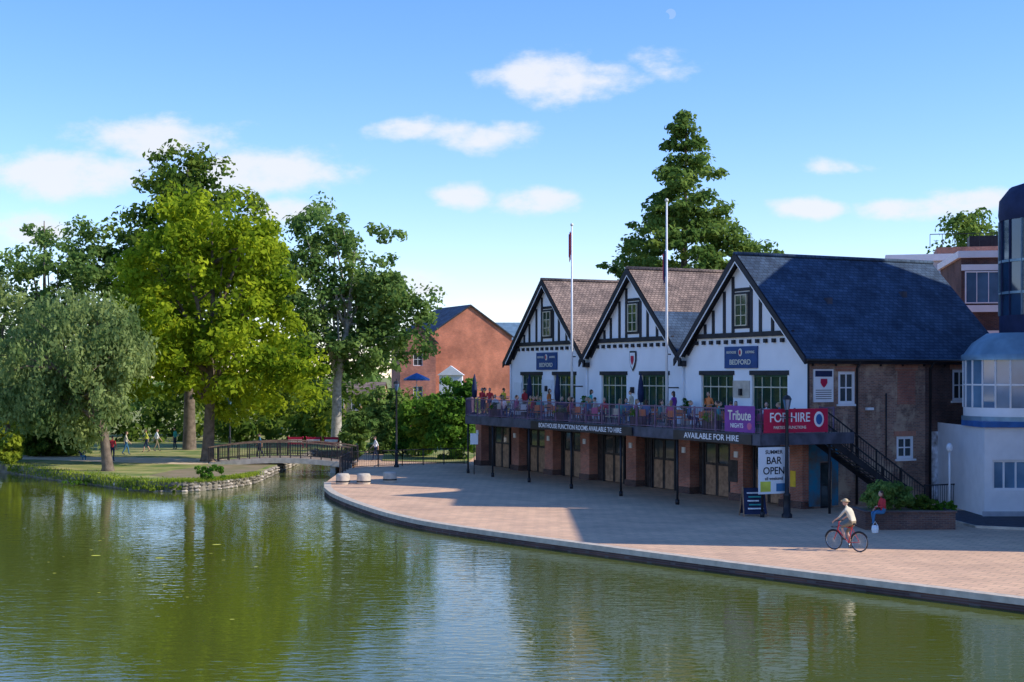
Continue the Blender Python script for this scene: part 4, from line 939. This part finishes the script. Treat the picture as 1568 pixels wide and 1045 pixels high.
# ------------------------------------------------------------------ sun, sky, camera
az = Vector((.985, -.17)).normalized(); el = R(35)
sv = Vector((az.x * math.cos(el), az.y * math.cos(el), math.sin(el)))
ld = bpy.data.lights.new('sun', 'SUN'); ld.energy = 5.0; ld.angle = R(.5); ld.color = (1, .93, .82)
lo = bpy.data.objects.new('sun', ld); lo.rotation_euler = sv.to_track_quat('Z', 'Y').to_euler(); lo.location = (60, 80, 90); scene.collection.objects.link(lo)
w = bpy.data.worlds.new('World'); scene.world = w; w.use_nodes = True; N = w.node_tree.nodes; L = w.node_tree.links
bg = N['Background']; bg.inputs['Strength'].default_value = .15
sky = N.new('ShaderNodeTexSky'); sky.sky_type = 'NISHITA'; sky.sun_disc = False; sky.sun_elevation = el; sky.sun_rotation = math.atan2(az.x, az.y)
sky.air_density = 1.0; sky.dust_density = .1; sky.ozone_density = 2.5; sky.altitude = 50
tint = N.new('ShaderNodeMix'); tint.data_type = 'RGBA'; tint.blend_type = 'MULTIPLY'; tint.inputs[0].default_value = 1; L.new(sky.outputs[0], tint.inputs[6]); tint.inputs[7].default_value = (.84, .82, 1.0, 1)
hs = N.new('ShaderNodeHueSaturation'); hs.inputs['Saturation'].default_value = 1.2; hs.inputs['Value'].default_value = 1.68; L.new(tint.outputs[2], hs.inputs['Color'])
tc = N.new('ShaderNodeTexCoord'); sp = N.new('ShaderNodeSeparateXYZ'); L.new(tc.outputs['Generated'], sp.inputs[0])
def math_(op, a, b=None, c=None):
    n = N.new('ShaderNodeMath'); n.operation = op
    for i, q in enumerate((a, b, c)):
        if q is None: continue
        if isinstance(q, (int, float)): n.inputs[i].default_value = q
        else: L.new(q, n.inputs[i])
    return n.outputs[0]
ys = math_('MAXIMUM', sp.outputs[1], .05); u = math_('DIVIDE', sp.outputs[0], ys); v_ = math_('DIVIDE', sp.outputs[2], ys)
uv = N.new('ShaderNodeCombineXYZ'); L.new(u, uv.inputs[0]); L.new(v_, uv.inputs[1])
def ell_d(px, py, a, b):
    n = N.new('ShaderNodeVectorMath'); n.operation = 'MULTIPLY_ADD'; L.new(uv.outputs[0], n.inputs[0])
    n.inputs[1].default_value = (F / a, F / b, 0); n.inputs[2].default_value = (-(px - 784) / a, -(575 - py) / b, 0)
    l = N.new('ShaderNodeVectorMath'); l.operation = 'LENGTH'; L.new(n.outputs[0], l.inputs[0]); return l.outputs['Value']
clouds = [(840, 120, 85, 34, 1), (925, 115, 60, 20, .7), (620, 198, 55, 16, .8), (720, 208, 85, 20, .9), (240, 213, 120, 28, .85), (400, 265, 120, 34, 1), (110, 268, 130, 32, 1), (715, 300, 50, 18, 1), (810, 308, 70, 18, .95), (1015, 98, 50, 16, .4), (1280, 256, 45, 10, .55), (1240, 320, 60, 14, 1), (1395, 320, 85, 16, 1), (1490, 308, 70, 18, .9), (620, 440, 70, 22, .8), (440, 320, 60, 20, .9), (30, 350, 70, 22, .8)]
acc = None
for px, py, a, b, amp in clouds:
    d = ell_d(px, py, a * 1.25, b * 1.35); q = math_('MULTIPLY', math_('SUBTRACT', 1.0, d), amp); q = math_('MINIMUM', q, amp * .6)
    acc = q if acc is None else math_('MAXIMUM', acc, q)
mp = N.new('ShaderNodeMapping'); mp.inputs['Scale'].default_value = (1, 1.7, 1); L.new(uv.outputs[0], mp.inputs[0])
no = N.new('ShaderNodeTexNoise'); no.inputs['Scale'].default_value = 26; no.inputs['Detail'].default_value = 6; no.inputs['Roughness'].default_value = .6; L.new(mp.outputs[0], no.inputs['Vector'])
tot = math_('ADD', acc, math_('MULTIPLY', math_('SUBTRACT', no.outputs['Fac'], .48), 1.7))
mr = N.new('ShaderNodeMapRange'); mr.interpolation_type = 'SMOOTHSTEP'; mr.inputs['From Min'].default_value = -.05; mr.inputs['From Max'].default_value = .7; mr.inputs['To Max'].default_value = .9; L.new(tot, mr.inputs['Value'])
mx = N.new('ShaderNodeMix'); mx.data_type = 'RGBA'; L.new(mr.outputs[0], mx.inputs[0]); L.new(hs.outputs[0], mx.inputs[6]); mx.inputs[7].default_value = (6.0, 6.15, 6.45, 1)
# moon
dm = ell_d(1027, 21, 8, 8); dm2 = ell_d(1019, 25, 9, 9)
m1 = math_('LESS_THAN', dm, 1.0); m2 = math_('GREATER_THAN', dm2, .7)
mx2 = N.new('ShaderNodeMix'); mx2.data_type = 'RGBA'; L.new(math_('MULTIPLY', math_('MULTIPLY', m1, m2), .16), mx2.inputs[0]); L.new(mx.outputs[2], mx2.inputs[6]); mx2.inputs[7].default_value = (6, 6, 6, 1)
L.new(mx2.outputs[2], bg.inputs['Color'])
cam = bpy.data.cameras.new('camera'); cam.lens = 50; cam.sensor_width = 36; cam.shift_y = 53 / 1568; cam.clip_end = 6000
co = bpy.data.objects.new('camera', cam); co.location = (0, 0, H); co.rotation_euler = (R(90), 0, 0); scene.collection.objects.link(co); scene.camera = co
scene.view_settings.view_transform = 'Standard'; scene.view_settings.look = 'None'; scene.view_settings.exposure = 0
